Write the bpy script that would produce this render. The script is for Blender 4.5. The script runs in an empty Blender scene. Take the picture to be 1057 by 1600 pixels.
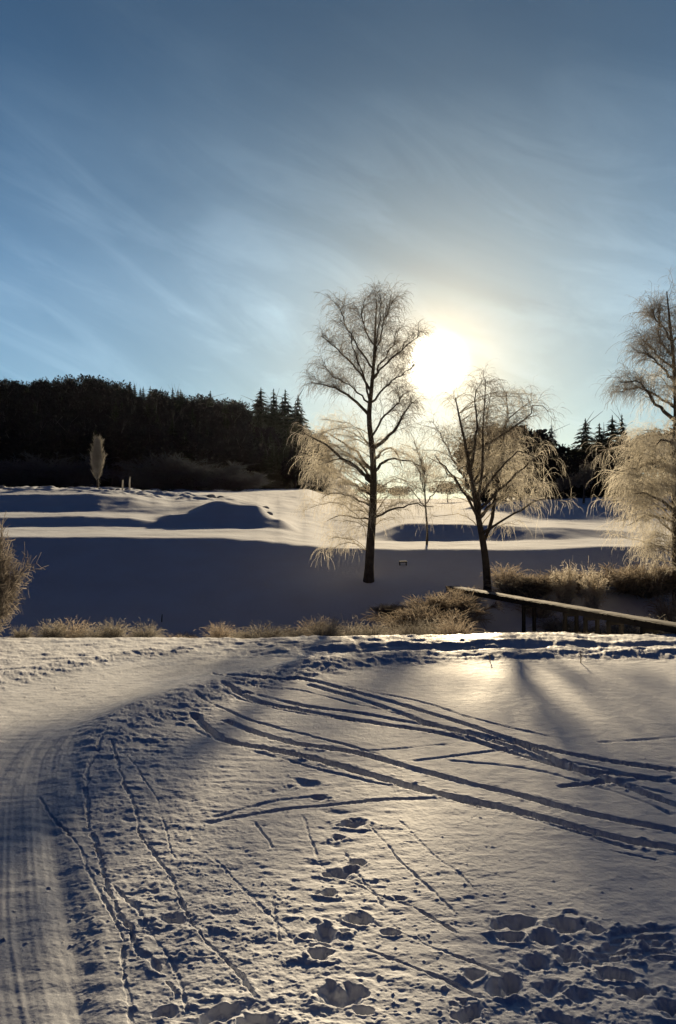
import bpy, math, random
import numpy as np
R = math.radians
rng = np.random.default_rng(7)
random.seed(7)
sc = bpy.context.scene
COL = sc.collection

# ------------------------------------------------------------------ camera
F = 1155.0; CX = 528.5; HY = 830.0; CAMZ = 1.6      # the photograph's focal length, centre, horizon (its pixels)
cam = bpy.data.cameras.new('camera'); camo = bpy.data.objects.new('camera', cam); COL.objects.link(camo)
cam.sensor_fit = 'VERTICAL'; cam.sensor_height = 36.0; cam.sensor_width = 24.0
cam.lens = F/1600*36.0; cam.shift_y = (HY-800)/1600.0
cam.clip_start = 0.05; cam.clip_end = 20000
camo.location = (0, 0, CAMZ); camo.rotation_euler = (R(90), 0, 0)
sc.camera = camo

# ------------------------------------------------------------------ light
SUNV = np.array([(683-CX)/F, 1.0, (HY-568)/F]); SUNV /= np.linalg.norm(SUNV)
EL = math.asin(SUNV[2]); AZ = math.atan2(SUNV[0], SUNV[1])
sun = bpy.data.lights.new('sun', 'SUN'); suno = bpy.data.objects.new('sun', sun); COL.objects.link(suno)
sun.energy = 5.0; sun.angle = R(1.5); sun.color = (1.0, 0.79, 0.50)
suno.rotation_euler = (R(90)-EL, 0, R(180)-AZ)
suno.location = (30, 200, 60)

w = bpy.data.worlds.new('World'); sc.world = w; w.use_nodes = True
nt = w.node_tree; nt.nodes.clear()
def N(t, **k):
    n = nt.nodes.new(t)
    for a, b in k.items(): setattr(n, a, b)
    return n
def L(a, b): nt.links.new(a, b)
def M(op, a, b=None, c=None, clamp=False):
    n = nt.nodes.new('ShaderNodeMath'); n.operation = op; n.use_clamp = clamp
    for i, v in enumerate((a, b, c)):
        if v is None: continue
        if isinstance(v, (int, float)): n.inputs[i].default_value = v
        else: nt.links.new(v, n.inputs[i])
    return n.outputs[0]
def VM(op, a, b=None, out=0):
    n = nt.nodes.new('ShaderNodeVectorMath'); n.operation = op
    for i, v in enumerate((a, b)):
        if v is None: continue
        if isinstance(v, tuple): n.inputs[i].default_value = v
        else: nt.links.new(v, n.inputs[i])
    return n.outputs[out]
def MIX(f, a, b, blend='MIX'):
    n = nt.nodes.new('ShaderNodeMix'); n.data_type = 'RGBA'; n.blend_type = blend
    for i, v in ((0, f), (6, a), (7, b)):
        if isinstance(v, (int, float)): n.inputs[i].default_value = v
        elif isinstance(v, tuple): n.inputs[i].default_value = (*v, 1)
        else: nt.links.new(v, n.inputs[i])
    return n.outputs[2]
def RAMP(f, stops):
    n = nt.nodes.new('ShaderNodeValToRGB'); nt.links.new(f, n.inputs[0])
    e = n.color_ramp.elements
    while len(e) < len(stops): e.new(0.5)
    for q, (p, c) in zip(e, stops):
        q.position = p; q.color = (c, c, c, 1) if isinstance(c, (int, float)) else (*c, 1)
    return n.outputs[0]
tc = N('ShaderNodeTexCoord'); D = VM('NORMALIZE', tc.outputs['Generated'])
sky = N('ShaderNodeTexSky', sky_type='NISHITA', sun_disc=False)
sky.sun_elevation = EL; sky.sun_rotation = AZ; sky.altitude = 100; sky.air_density = 1.0; sky.dust_density = 0.6; sky.ozone_density = 2.0
dot = VM('DOT_PRODUCT', D, tuple(SUNV), out=1)
ang = M('MULTIPLY', M('ARCCOSINE', M('MINIMUM', dot, 0.999999)), 57.2958)      # degrees from the sun
# thin cirrus veils: brighter streaks, running down to the right
mp = N('ShaderNodeCombineXYZ'); L(M('MULTIPLY', VM('DOT_PRODUCT', D, (0.94, 0, -0.34), out=1), 1.1), mp.inputs[0]); L(M('MULTIPLY', VM('DOT_PRODUCT', D, (0.34, 0, 0.94), out=1), 3.6), mp.inputs[1])
n1 = N('ShaderNodeTexNoise'); n1.inputs['Scale'].default_value = 1.9; n1.inputs['Detail'].default_value = 8; n1.inputs['Roughness'].default_value = 0.56; n1.inputs['Distortion'].default_value = 0.7
L(mp.outputs[0], n1.inputs['Vector'])
mp2 = N('ShaderNodeCombineXYZ'); L(M('MULTIPLY', VM('DOT_PRODUCT', D, (0.90, 0, -0.43), out=1), 2.2), mp2.inputs[0]); L(M('MULTIPLY', VM('DOT_PRODUCT', D, (0.43, 0, 0.90), out=1), 9.0), mp2.inputs[1])
n2 = N('ShaderNodeTexNoise'); n2.inputs['Scale'].default_value = 1.6; n2.inputs['Detail'].default_value = 9; n2.inputs['Roughness'].default_value = 0.62; n2.inputs['Distortion'].default_value = 1.1
L(mp2.outputs[0], n2.inputs['Vector'])
cir = M('ADD', RAMP(n1.outputs[0], ((0.32, 0.36), (0.76, 0.95))), M('MULTIPLY', RAMP(n2.outputs[0], ((0.48, 0.0), (0.78, 1.0))), 0.55))
sep = N('ShaderNodeSeparateXYZ'); L(D, sep.inputs[0]); elev = sep.outputs[2]
lowmask = RAMP(elev, ((0.0, 1.0), (0.28, 0.75), (0.52, 0.12)))
cirm = M('MULTIPLY', cir, lowmask)
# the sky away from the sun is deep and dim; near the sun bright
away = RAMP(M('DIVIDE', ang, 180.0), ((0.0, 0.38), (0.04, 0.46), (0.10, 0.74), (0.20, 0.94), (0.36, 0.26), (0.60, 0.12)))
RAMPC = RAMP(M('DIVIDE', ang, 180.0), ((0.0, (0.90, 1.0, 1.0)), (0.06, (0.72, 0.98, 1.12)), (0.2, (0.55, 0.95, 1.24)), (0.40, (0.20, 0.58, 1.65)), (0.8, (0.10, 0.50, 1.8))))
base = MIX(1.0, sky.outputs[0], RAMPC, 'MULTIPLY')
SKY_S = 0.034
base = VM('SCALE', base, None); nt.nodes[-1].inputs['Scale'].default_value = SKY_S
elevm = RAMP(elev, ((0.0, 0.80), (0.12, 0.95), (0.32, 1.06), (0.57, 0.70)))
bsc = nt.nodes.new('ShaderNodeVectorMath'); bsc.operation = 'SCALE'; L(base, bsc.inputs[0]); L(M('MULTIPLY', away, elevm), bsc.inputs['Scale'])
def glow(col, amt):
    n = nt.nodes.new('ShaderNodeVectorMath'); n.operation = 'SCALE'; n.inputs[0].default_value = col; L(amt, n.inputs['Scale']); return n.outputs[0]
g0 = glow((1.0, 0.93, 0.75), M('MULTIPLY', 30.0, M('EXPONENT', M('MULTIPLY', -1.0, M('POWER', M('DIVIDE', ang, 1.0), 2.0)))))
g1 = glow((1.0, 0.68, 0.28), M('MULTIPLY', 0.85, M('EXPONENT', M('MULTIPLY', -1.0, M('DIVIDE', ang, 1.9)))))
g2 = glow((0.50, 0.38, 0.22), M('MULTIPLY', 0.50, M('EXPONENT', M('MULTIPLY', -1.0, M('DIVIDE', ang, 5.0)))))
g3 = glow((0.17, 0.215, 0.24), M('MULTIPLY', cirm, M('EXPONENT', M('MULTIPLY', -1.0, M('POWER', M('DIVIDE', ang, 46.0), 2.0)))))
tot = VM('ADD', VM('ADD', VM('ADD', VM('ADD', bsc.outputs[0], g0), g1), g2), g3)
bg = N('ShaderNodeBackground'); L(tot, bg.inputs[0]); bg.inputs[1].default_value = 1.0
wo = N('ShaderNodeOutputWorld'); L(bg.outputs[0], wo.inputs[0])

sc.view_settings.view_transform = 'Standard'; sc.view_settings.look = 'None'
sc.view_settings.exposure = 0.9; sc.view_settings.gamma = 1.0
sc.cycles.max_bounces = 8; sc.cycles.transparent_max_bounces = 8

# ------------------------------------------------------------------ helpers
def mat(name, col, rough=0.8, spec=0.3, trans=0.0, tcol=None, noise=None, bump=None, fwd=0.0):
    """Principled with procedural colour variation; trans mixes in a Translucent lobe (frost lets light through)."""
    global nt
    m = bpy.data.materials.new(name); m.use_nodes = True; nt = m.node_tree
    p = nt.nodes['Principled BSDF']; out = nt.nodes['Material Output']
    p.inputs['Base Color'].default_value = (*col, 1); p.inputs['Roughness'].default_value = rough
    p.inputs['Specular IOR Level'].default_value = spec
    geo = nt.nodes.new('ShaderNodeTexCoord')
    if noise:
        sc_, col2 = noise
        n = nt.nodes.new('ShaderNodeTexNoise'); n.inputs['Scale'].default_value = sc_; n.inputs['Detail'].default_value = 5
        nt.links.new(geo.outputs['Object'], n.inputs['Vector'])
        c = MIX(RAMP(n.outputs[0], ((0.35, 0.0), (0.65, 1.0))), tuple(col), tuple(col2))
        nt.links.new(c, p.inputs['Base Color'])
    if bump:
        sc_, st, ds = bump
        n = nt.nodes.new('ShaderNodeTexNoise'); n.inputs['Scale'].default_value = sc_; n.inputs['Detail'].default_value = 6
        nt.links.new(geo.outputs['Object'], n.inputs['Vector'])
        b = nt.nodes.new('ShaderNodeBump'); b.inputs['Strength'].default_value = st; b.inputs['Distance'].default_value = ds
        nt.links.new(n.outputs[0], b.inputs['Height']); nt.links.new(b.outputs[0], p.inputs['Normal'])
    if trans > 0:
        t = nt.nodes.new('ShaderNodeBsdfTranslucent'); t.inputs[0].default_value = (*(tcol or col), 1)
        if noise and not tcol: nt.links.new(c, t.inputs[0])
        ms = nt.nodes.new('ShaderNodeMixShader'); ms.inputs[0].default_value = trans
        nt.links.new(p.outputs[0], ms.inputs[1]); nt.links.new(t.outputs[0], ms.inputs[2]); nt.links.new(ms.outputs[0], out.inputs[0])
        if fwd > 0:                                  # ice crystals send light on in nearly its own direction
            r = nt.nodes.new('ShaderNodeBsdfRefraction'); r.inputs['Color'].default_value = (0.85, 0.83, 0.78, 1); r.inputs['Roughness'].default_value = 0.65; r.inputs['IOR'].default_value = 1.12
            m2 = nt.nodes.new('ShaderNodeMixShader'); m2.inputs[0].default_value = fwd; nt.links.new(ms.outputs[0], m2.inputs[1]); nt.links.new(r.outputs[0], m2.inputs[2]); nt.links.new(m2.outputs[0], out.inputs[0])
    return m

def mk_mesh(name, V, Q, smooth=True):
    V = np.ascontiguousarray(V, dtype=np.float32); Q = np.ascontiguousarray(Q, dtype=np.int32)
    me = bpy.data.meshes.new(name); k = Q.shape[1]
    me.vertices.add(len(V)); me.vertices.foreach_set('co', V.ravel())
    me.loops.add(Q.size); me.loops.foreach_set('vertex_index', Q.ravel())
    me.polygons.add(len(Q)); me.polygons.foreach_set('loop_start', np.arange(0, Q.size, k, dtype=np.int32))
    me.polygons.foreach_set('use_smooth', np.full(len(Q), smooth))
    me.update(calc_edges=True); me.validate()
    return me
def obj(name, me, m=None, parent=None, loc=None):
    o = bpy.data.objects.new(name, me); COL.objects.link(o)
    if m is not None and me is not None and not me.materials: me.materials.append(m)
    if parent: o.parent = parent
    if loc is not None: o.location = loc
    return o
def tag(o, label=None, cat=None, group=None, kind=None):
    if label: o['label'] = label
    if cat: o['category'] = cat
    if group: o['group'] = group
    if kind: o['kind'] = kind
    return o
def empty(name, loc=(0, 0, 0), rz=0.0, s=1.0):
    o = bpy.data.objects.new(name, None); COL.objects.link(o); o.location = loc; o.rotation_euler = (0, 0, rz)
    o.scale = s if isinstance(s, tuple) else (s, s, s); o.empty_display_size = 0.2
    return o
def copy_tree(src, loc, rz=0.0, s=1.0):
    c = src.copy(); COL.objects.link(c); c.location = loc; c.rotation_euler = (0, 0, rz)
    c.scale = s if isinstance(s, tuple) else (s, s, s)
    for ch in list(src.children):
        d = ch.copy(); COL.objects.link(d); d.parent = c
        for g in list(ch.children):
            e = g.copy(); COL.objects.link(e); e.parent = d
    return c

# numpy value noise
_perm = rng.random((256, 256)).astype(np.float32)
def vnoise(x, y):
    xi = np.floor(x).astype(int); yi = np.floor(y).astype(int); fx = x-xi; fy = y-yi
    fx = fx*fx*(3-2*fx); fy = fy*fy*(3-2*fy)
    a = _perm[xi & 255, yi & 255]; b = _perm[(xi+1) & 255, yi & 255]; c = _perm[xi & 255, (yi+1) & 255]; d = _perm[(xi+1) & 255, (yi+1) & 255]
    return (a*(1-fx)+b*fx)*(1-fy)+(c*(1-fx)+d*fx)*fy*1.0 - 0.5
def fbm(x, y, oct=4, g=0.5):
    s = 0; a = 1.0
    for k in range(oct):
        s = s + a*vnoise(x+17.3*k, y-9.1*k); x, y = x*1.62-y*1.22, x*1.22+y*1.62; a *= g
    return s
def sstep(a, b, x):
    t = np.clip((x-a)/(b-a), 0, 1); return t*t*(3-2*t)

# ------------------------------------------------------------------ terrain
def zc(Y, py): return CAMZ+(HY-py)*Y/F
near = [(10.9, 0.0), (11.6, -0.12), (13.0, -0.42), (16.0, -0.75)]
def colm(pts): return near+[(Y, zc(Y, py)) for Y, py in pts]
farL = lambda a, t: [(120, 770), (200, 764), (225, a), (330, t), (365, t-4), (600, t+30), (2600, 812)]
farM = [(120, 797), (250, 786), (400, 779), (600, 790), (2600, 815)]
cols = {
 -700: colm([(23, 838), (30, 824), (31.8, 808), (38, 800), (42.5, 772), (55, 762)]+farL(755, 650)),
 0:   colm([(23, 838), (30, 824), (31.8, 808), (38, 800), (42.5, 772), (55, 762)]+farL(755, 652)),
 130: colm([(23, 839), (30, 824), (31.8, 806), (38, 799.5), (42.5, 772), (55, 763)]+farL(757, 643)),
 200: colm([(23, 839), (30, 824), (31.6, 809), (37.5, 801.5), (42.5, 777), (55, 766)]+farL(760, 655)),
 240: colm([(23, 839.5), (30, 824.5), (31.2, 814), (37, 803), (42.5, 784), (55, 769)]+farL(763, 662)),
 270: colm([(23, 840), (29.6, 825), (31.8, 803), (36, 804), (43, 787), (55, 772)]+farL(765, 667)),
 345: colm([(23, 841), (29.5, 825), (33.6, 782), (36.5, 792), (45, 785), (56, 777)]+farL(775, 680)),
 400: colm([(22.8, 844), (29.5, 826), (33.0, 789), (36.5, 799), (46, 793), (60, 785)]+farL(780, 695)),
 435: colm([(22.6, 848), (29.5, 827), (31.3, 811), (36, 810), (50, 798), (64, 791)]+farL(783, 702)),
 475: colm([(22.3, 852), (30, 833), (33, 826), (42, 812), (54, 797), (66, 795), (70, 793)]+farL(784, 706)),
 520: colm([(22.1, 855), (30, 840), (36, 830), (47, 812), (60, 803), (75, 800), (120, 792), (200, 775), (225, 776), (330, 730), (365, 730), (600, 790), (2600, 815)]),
 570: colm([(22, 856), (28, 844), (30, 834), (45, 812), (60, 803), (75, 801)]+farM),
 640: colm([(22, 858), (27, 846), (29.6, 818), (40, 806), (60, 801), (75, 800)]+farM),
 700: colm([(22, 858), (27, 845.5), (29.6, 820), (40, 810), (60, 802), (75, 798)]+farM),
 770: colm([(22, 858), (27, 845), (29.6, 821), (42, 814), (60, 806), (130, 785), (250, 780), (400, 776), (600, 790), (2600, 815)]),
 850: colm([(22, 857), (27, 844), (29.5, 823), (42, 819), (60, 813), (130, 776), (200, 765), (400, 765), (600, 790), (2600, 815)]),
 950: colm([(22, 855), (27.5, 841), (29.4, 829), (42, 824), (60, 812), (130, 776), (200, 760), (400, 765), (600, 790), (2600, 815)]),
 1057: colm([(22, 852), (28, 840), (40, 832), (60, 810), (130, 773), (200, 755), (400, 760), (600, 790), (2600, 815)]),
 1800: colm([(22, 850), (28, 840), (40, 832), (60, 810), (130, 773), (200, 755), (400, 760), (600, 790), (2600, 815)]),
}
CP = np.array(sorted(cols)); YS = np.concatenate([np.linspace(10.9, 70, 600), np.geomspace(70.5, 2600, 200)])
TAB = np.array([np.interp(YS, [q[0] for q in cols[p]], [q[1] for q in cols[p]]) for p in CP])
# soften the corners along Y a little
for _ in range(2): TAB[:, 1:-1] = (TAB[:, :-2]+2*TAB[:, 1:-1]+TAB[:, 2:])/4
def base_z(x, y):
    x = np.asarray(x, float); y = np.asarray(y, float)
    yy = np.maximum(y, 0.3); px = np.clip(x/yy*F+CX, -699, 1799)
    i = np.clip(np.searchsorted(CP, px)-1, 0, len(CP)-2); t = (px-CP[i])/(CP[i+1]-CP[i]); t = t*t*(3-2*t)
    j = np.clip(np.searchsorted(YS, yy)-1, 0, len(YS)-2); u = np.clip((yy-YS[j])/(YS[j+1]-YS[j]), 0, 1)
    z = (TAB[i, j]*(1-u)+TAB[i, j+1]*u)*(1-t)+(TAB[i+1, j]*(1-u)+TAB[i+1, j+1]*u)*t
    z = np.where(yy < 10.9, 0.0, z)
    k = sstep(11.5, 20, yy)
    z = z+k*0.05*fbm(x*0.5, y*0.5, 4)*np.clip(yy/25, 0.6, 4)
    return z
def gz(x, y): return float(base_z(np.array([x]), np.array([y]))[0])
def W(px, py, z=0.0):                     # a photograph pixel dropped on the level z
    Y = (CAMZ-z)*F/(py-HY); return ((px-CX)/F*Y, Y)
def at(px, py, Y): return ((px-CX)/F*Y, Y, zc(Y, py))

def poly_dist(x, y, P):
    """distance to polyline, signed side, arc length"""
    P = np.array(P, float); best = np.full(x.shape, 1e9); side = np.zeros(x.shape); arc = np.zeros(x.shape); s0 = 0
    for a, b in zip(P[:-1], P[1:]):
        d = b-a; l = np.hypot(*d)
        t = np.clip(((x-a[0])*d[0]+(y-a[1])*d[1])/l**2, 0, 1)
        dx = x-(a[0]+t*d[0]); dy = y-(a[1]+t*d[1]); q = np.hypot(dx, dy); m = q < best
        best = np.where(m, q, best); side = np.where(m, np.sign(d[0]*dy-d[1]*dx), side); arc = np.where(m, s0+t*l, arc); s0 += l
    return best, side, arc
def smooth_line(P, n=6):
    P = np.array(P, float); out = []
    for i in range(len(P)-1):
        p0 = P[max(i-1, 0)]; p1 = P[i]; p2 = P[i+1]; p3 = P[min(i+2, len(P)-1)]
        for t in np.arange(n)/n:
            out.append(0.5*((2*p1)+(-p0+p2)*t+(2*p0-5*p1+4*p2-p3)*t*t+(-p0+3*p1-3*p2+p3)*t**3))
    out.append(P[-1]); return np.array(out)
TRAIL = smooth_line([(-0.35, -3), (-0.75, 0.0), (-1.25, 1.6), (-1.95, 3.0), (-2.75, 5.0), (-2.85, 6.4), (-2.45, 7.8), (-1.6, 9.1), (-0.1, 10.2), (2, 10.72), (5, 10.8), (10, 10.6), (25, 11)], 5)

th = np.concatenate([np.linspace(-180, -33, 70)[:-1], np.linspace(-33, 33, 1150), np.linspace(33, 180, 70)[1:]])
th = np.radians(th)
kk = np.arange(1000, 113, -1.0)
rr = np.concatenate([[0.25, 0.7, 1.2, 1.6], CAMZ*F/kk])
rr = np.concatenate([rr, np.geomspace(rr[-1], 60, 190)[1:], np.geomspace(60, 420, 110)[1:], np.geomspace(420, 2600, 18)[1:]])
RRg, TH = np.meshgrid(rr, th, indexing='ij')
X = RRg*np.sin(TH); Y = RRg*np.cos(TH)
Z = base_z(X, Y)
# micro relief on the near ground
nm = (RRg < 15) & (np.abs(TH) < R(60)) & (Y > 0.3)
x = X[nm]; y = Y[nm]; h = np.zeros(x.shape)
dT, sT, aT = poly_dist(x, y, TRAIL); sd = dT*sT            # + = left/outside of the bend
inner = np.clip(-sd, 0, None)
on = 1-sstep(0.60, 1.15, dT)                               # on the packed trail
edgeb = np.exp(-((-sd-1.15)/0.28)**2)                       # churned inner verge
Lreg = (1-sstep(-0.35, 0.25, x-(-0.1-0.25*(y-5))))          # rough left part of the inner ground
Lreg = (1-sstep(0.0, 0.9, x+0.35*(y-4.2)))*(y < 10.2)
flat = sstep(0.6, 1.6, x+0.1*(y-3))*sstep(4.2, 6.0, y)*(y < 9.8)
h += 0.012*fbm(x*0.8, y*0.8, 3)*(1-flat*0.7)
h += 0.0022*fbm(x*3.5, y*4.5+5, 4)*(1-0.8*flat)
h += 0.0016*fbm(x*14, y*22+5, 4, 0.65)*(1-0.6*flat)*(1-on*0.5)
up = sstep(3.8, 6.2, y)*(y < 10.3)
h += up*(0.075*np.exp(-((-sd-1.10)/0.33)**2)+0.055*np.exp(-((sd-1.10)/0.25)**2)*(y < 9.9))*(0.8+0.9*vnoise(aT*1.3, aT*0))
h += up*0.030*(np.exp(-((-sd-1.35)/0.40)**2)+.7*np.exp(-((sd-1.0)/0.25)**2))*np.clip(fbm(x*8, y*12, 4, 0.62), -0.12, 0.5)
# trail: lines running along it, a slight dish
h += on*(-0.022+0.0015*fbm(sd*4, aT*1.5, 3, 0.65)+(0.0015*vnoise(sd*41, aT*0.5+3)+0.0012*vnoise(sd*73, aT*0.9+3))*(1-0.85*sstep(3.5, 7, y)))
h += sstep(9.2, 9.7, y)*sstep(-2.2, -1.0, x)*(y < 11.3)*0.034*fbm(x*3.5, y*8, 4, 0.62)
h += (1-sstep(1.2, 1.9, dT))*sstep(3.5, 6.0, y)*(0.018*fbm(sd*4.2+1, aT*0.30, 3, 0.6)+0.007*fbm(sd*13, aT*0.7, 3, 0.6))
combs = sstep(0.52, 0.62, vnoise(sd*1.7+4, aT*0.10+2)+0.5)*(1-sstep(3.6, 5.2, y))
h += on*combs*0.0005*np.sin(sd*2*np.pi/0.036+2*vnoise(aT*2, sd*0))
# inner verge rut and clods
rutP = [W(70, 1225), W(78, 1290), W(92, 1360), W(108, 1430), W(118, 1500), W(120, 1600)]
d, s_, a_ = poly_dist(x, y, smooth_line(rutP)); h -= 0.008*sstep(0.1, 0.7, a_)*np.exp(-(d/0.045)**2)*(0.6+0.8*(vnoise(a_*5, a_*0)+0.5)); h += 0.006*np.exp(-((d-0.11)/0.05)**2)
clod = np.clip(fbm(x*7, y*7, 4, 0.6), -0.1, 1)
h += (0.013*edgeb+0.002*Lreg)*clod
# outside verge on the left: rough crust
ov = sstep(0.95, 1.2, sd)*(y < 11.5)
h += ov*(0.03+0.022*np.clip(fbm(x*4, y*7, 4, 0.6), -0.2, 1))
# a low ploughed ridge along the trail, its near face turned from the sun (right half)
dR = y-(9.86+0.02*np.sin(x*2))
h += sstep(-1.6, 1.2, x)*(0.13*sstep(0.0, 0.40, dR+0.06*fbm(x*3, y*3, 3)))*(0.85+0.4*vnoise(x*1.3, x*0))
h += sstep(-2, 1, x)*0.02*np.exp(-((dR+0.3)/0.15)**2)*vnoise(x*5, y*9)*2
h += 0.0017*fbm(x*24, y*44, 3, 0.65)*np.clip(Lreg+0.25, 0, 1)*(1-on)
h += -0.014*np.clip(fbm(x*4.5+3, y*9, 4, 0.6)-0.26, 0, 1)*Lreg*(1-on)
# snow slabs blown in wind ripples
h += 0.0016*Lreg*np.sin(y*2*np.pi/0.11+2.5*fbm(x*2, y*2, 2)*3)*(vnoise(x*3, y*5)+0.5)

def track(pts, wd, dep, berm=0.4, jag=0.2, br=1.0):
    global h
    P = smooth_line([W(*p) for p in pts], 9)
    aa = np.r_[0, np.cumsum(np.hypot(*np.diff(P, axis=0).T))]; wob = 0.05 if wd < 0.04 else 0.018
    P = P+wob*np.stack([vnoise(aa*2.2+pts[0][0], aa*0)+.5*vnoise(aa*7+pts[0][1], aa*0+3), .6*vnoise(aa*2.6+pts[0][1], aa*0+7)], 1)
    lo = P.min(0)-0.5; hi = P.max(0)+0.5
    m = (x > lo[0]) & (x < hi[0]) & (y > lo[1]) & (y < hi[1])
    xs = x[m]; ys = y[m]
    d, s, a = poly_dist(xs, ys, P); e = np.minimum(a, a.max()-a)
    d = d+wd*(jag*(vnoise(a*9, d*0+a*3)+0.6*vnoise(a*31, xs*9))+1.1*jag*fbm(xs*38, ys*38, 2))
    k = 0.45+1.0*(vnoise(a*2.3*br, a*0+len(pts))+0.5); k = k*(0.45+0.55*sstep(-0.25, -0.05, vnoise(a*5+pts[0][0], s*0+5)))
    prof = -(1-sstep(wd*0.40, wd*0.58, d))+berm*np.exp(-((d-wd*0.95)/(wd*0.38))**2)*2.0*np.clip(fbm(xs*22, ys*22, 3)-0.05, 0, 1)
    h[m] += dep*prof*k*sstep(0, 0.05, e)
SK = 0.05
A1 = [(351, 1055), (430, 1062), (480, 1057+4), (562, 1082), (644, 1106), (726, 1131), (808, 1158), (889, 1177), (971, 1191), (1057, 1202), (1200, 1215)]
A2 = [(480, 1068), (551, 1088), (616, 1110), (671, 1131), (742, 1149), (808, 1170), (862, 1191), (944, 1213), (999, 1235), (1057, 1257), (1150, 1290)]
B1 = [(381, 1080), (441, 1095), (480, 1104), (562, 1115), (644, 1129), (726, 1143), (808, 1162), (889, 1196), (940, 1212)]
B2 = [(346, 1066), (400, 1094), (480, 1112), (578, 1129), (671, 1143), (740, 1158), (820, 1180), (900, 1200), (1000, 1212), (1100, 1228)]
C1 = [(351, 1125), (401, 1145), (451, 1160), (480, 1165), (562, 1177), (644, 1200), (726, 1222), (808, 1240), (889, 1262), (971, 1281), (1057, 1298), (1200, 1330)]
C2 = [(301, 1118), (326, 1140), (361, 1160), (426, 1172), (480, 1183), (562, 1204), (644, 1228), (709, 1243), (780, 1259), (862, 1280), (944, 1302), (999, 1316), (1057, 1326), (1200, 1360)]
for P_, dd in ((A1, .05), (A2, .05), (B1, .04), (B2, .04), (C1, .058), (C2, .058)):
    track(P_, 0.070, dd*0.85, 0.16, 0.14)
track([(311, 1286), (391, 1271), (451, 1263), (526, 1256), (600, 1248), (680, 1246)], 0.035, 0.018, .15)
track([(326, 1276), (401, 1258), (451, 1248), (520, 1240)], 0.03, 0.012, .15)
track([(640, 1190), (740, 1178), (800, 1170)], 0.035, 0.012); track([(870, 1228), (950, 1220), (1057, 1212)], 0.05, 0.025)
track([(540, 1175), (640, 1168), (700, 1163)], 0.03, 0.010); track([(930, 1160), (1000, 1156), (1080, 1150)], 0.04, 0.010)
for P_, dd in (([(330, 1050), (400, 1072), (470, 1078), (560, 1100), (650, 1120)], .014), ([(420, 1058), (500, 1066), (580, 1080), (660, 1098), (740, 1122), (860, 1152)], .014),
               ([(300, 1085), (350, 1110), (430, 1136), (520, 1160), (600, 1180)], .014), ([(345, 1080), (420, 1104), (510, 1122), (620, 1134), (720, 1150)], .012),
               ([(270, 1120), (330, 1150), (420, 1180), (520, 1206), (640, 1232), (760, 1262)], .010), ([(500, 1192), (600, 1216), (700, 1246), (800, 1272), (900, 1300), (1000, 1330)], .014),
               ([(600, 1110), (700, 1140), (800, 1175), (900, 1205), (1057, 1240)], .014), ([(860, 1185), (940, 1200), (1057, 1225)], .016), ([(700, 1188), (820, 1200), (930, 1226), (1057, 1275)], .012)):
    track(P_, 0.032, dd, 0.2, 0.3)
crE = [(173, 1165), (188, 1206), (201, 1256), (221, 1296), (251, 1336), (273, 1371), (296, 1416), (326, 1471), (366, 1516), (400, 1560)]
crF = [(165, 1150), (140, 1200), (130, 1240), (143, 1301), (160, 1341), (163, 1396), (186, 1431), (221, 1476), (281, 1556)]
track(crE, 0.014, 0.010, 0.3, 0.6, 3); track(crF, 0.018, 0.012, 0.4, 0.8, 3)
track([(195, 1180), (225, 1220), (262, 1300), (285, 1345)], 0.009, 0.005, 0.3, 0.8, 3)
for P_, dd in (([(401, 1281), (426, 1326)], .012), ([(466, 1271), (491, 1326), (520, 1370)], .010), ([(578, 1289), (666, 1382), (709, 1431)], .012),
               ([(616, 1278), (666, 1317), (742, 1393)], .012), ([(939, 1325), (980, 1334), (1037, 1344)], .018), ([(421, 1406), (436, 1471)], .018),
               ([(520, 1370), (590, 1400), (650, 1420), (720, 1460)], .016), ([(560, 1480), (680, 1530), (760, 1570)], .012), ([(330, 1340), (420, 1420), (470, 1480)], .010),
               ([(60, 1240), (130, 1340), (190, 1480), (215, 1600)], .016), ([(150, 1350), (240, 1470), (300, 1590)], .012),
               ([(545, 1425), (600, 1450), (700, 1490), (800, 1540)], .014), ([(530, 1330), (600, 1420)], .01)):
    track(P_, 0.012, dd*0.5, 0.3, 0.7, 3)

def pit(px, py, wpx, dep=0.06, asp=1.0, rot=0.0, rim=0.18):
    global h
    cx, cy = W(px, py); r = wpx/F*cy/2*1.05
    m = (np.abs(x-cx) < 4*r+0.05) & (np.abs(y-cy) < 4*r+0.05)
    dx = x[m]-cx; dy = y[m]-cy; c, s = math.cos(rot), math.sin(rot)
    u = (dx*c+dy*s)/r; v = (-dx*s+dy*c)/(r*asp)
    q = np.hypot(u, v)+(0.7 if wpx < 48 else 1.25)*fbm(x[m]*1.3/r+px, y[m]*1.3/r, 3)
    h[m] += (0.66 if wpx < 48 else 0.50)*dep*(-(1-np.clip((q-(.0+.35*sstep(-.7, .5, v)))/(1.06-(.0+.35*sstep(-.7, .5, v))), 0, 1)**1.0)+(rim if wpx < 60 else rim*.4)*np.exp(-((q-1.3)/0.3)**2)*(0.4+1.5*np.clip(fbm(x[m]*14, y[m]*14, 2)+0.3, 0, 2)))
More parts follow.
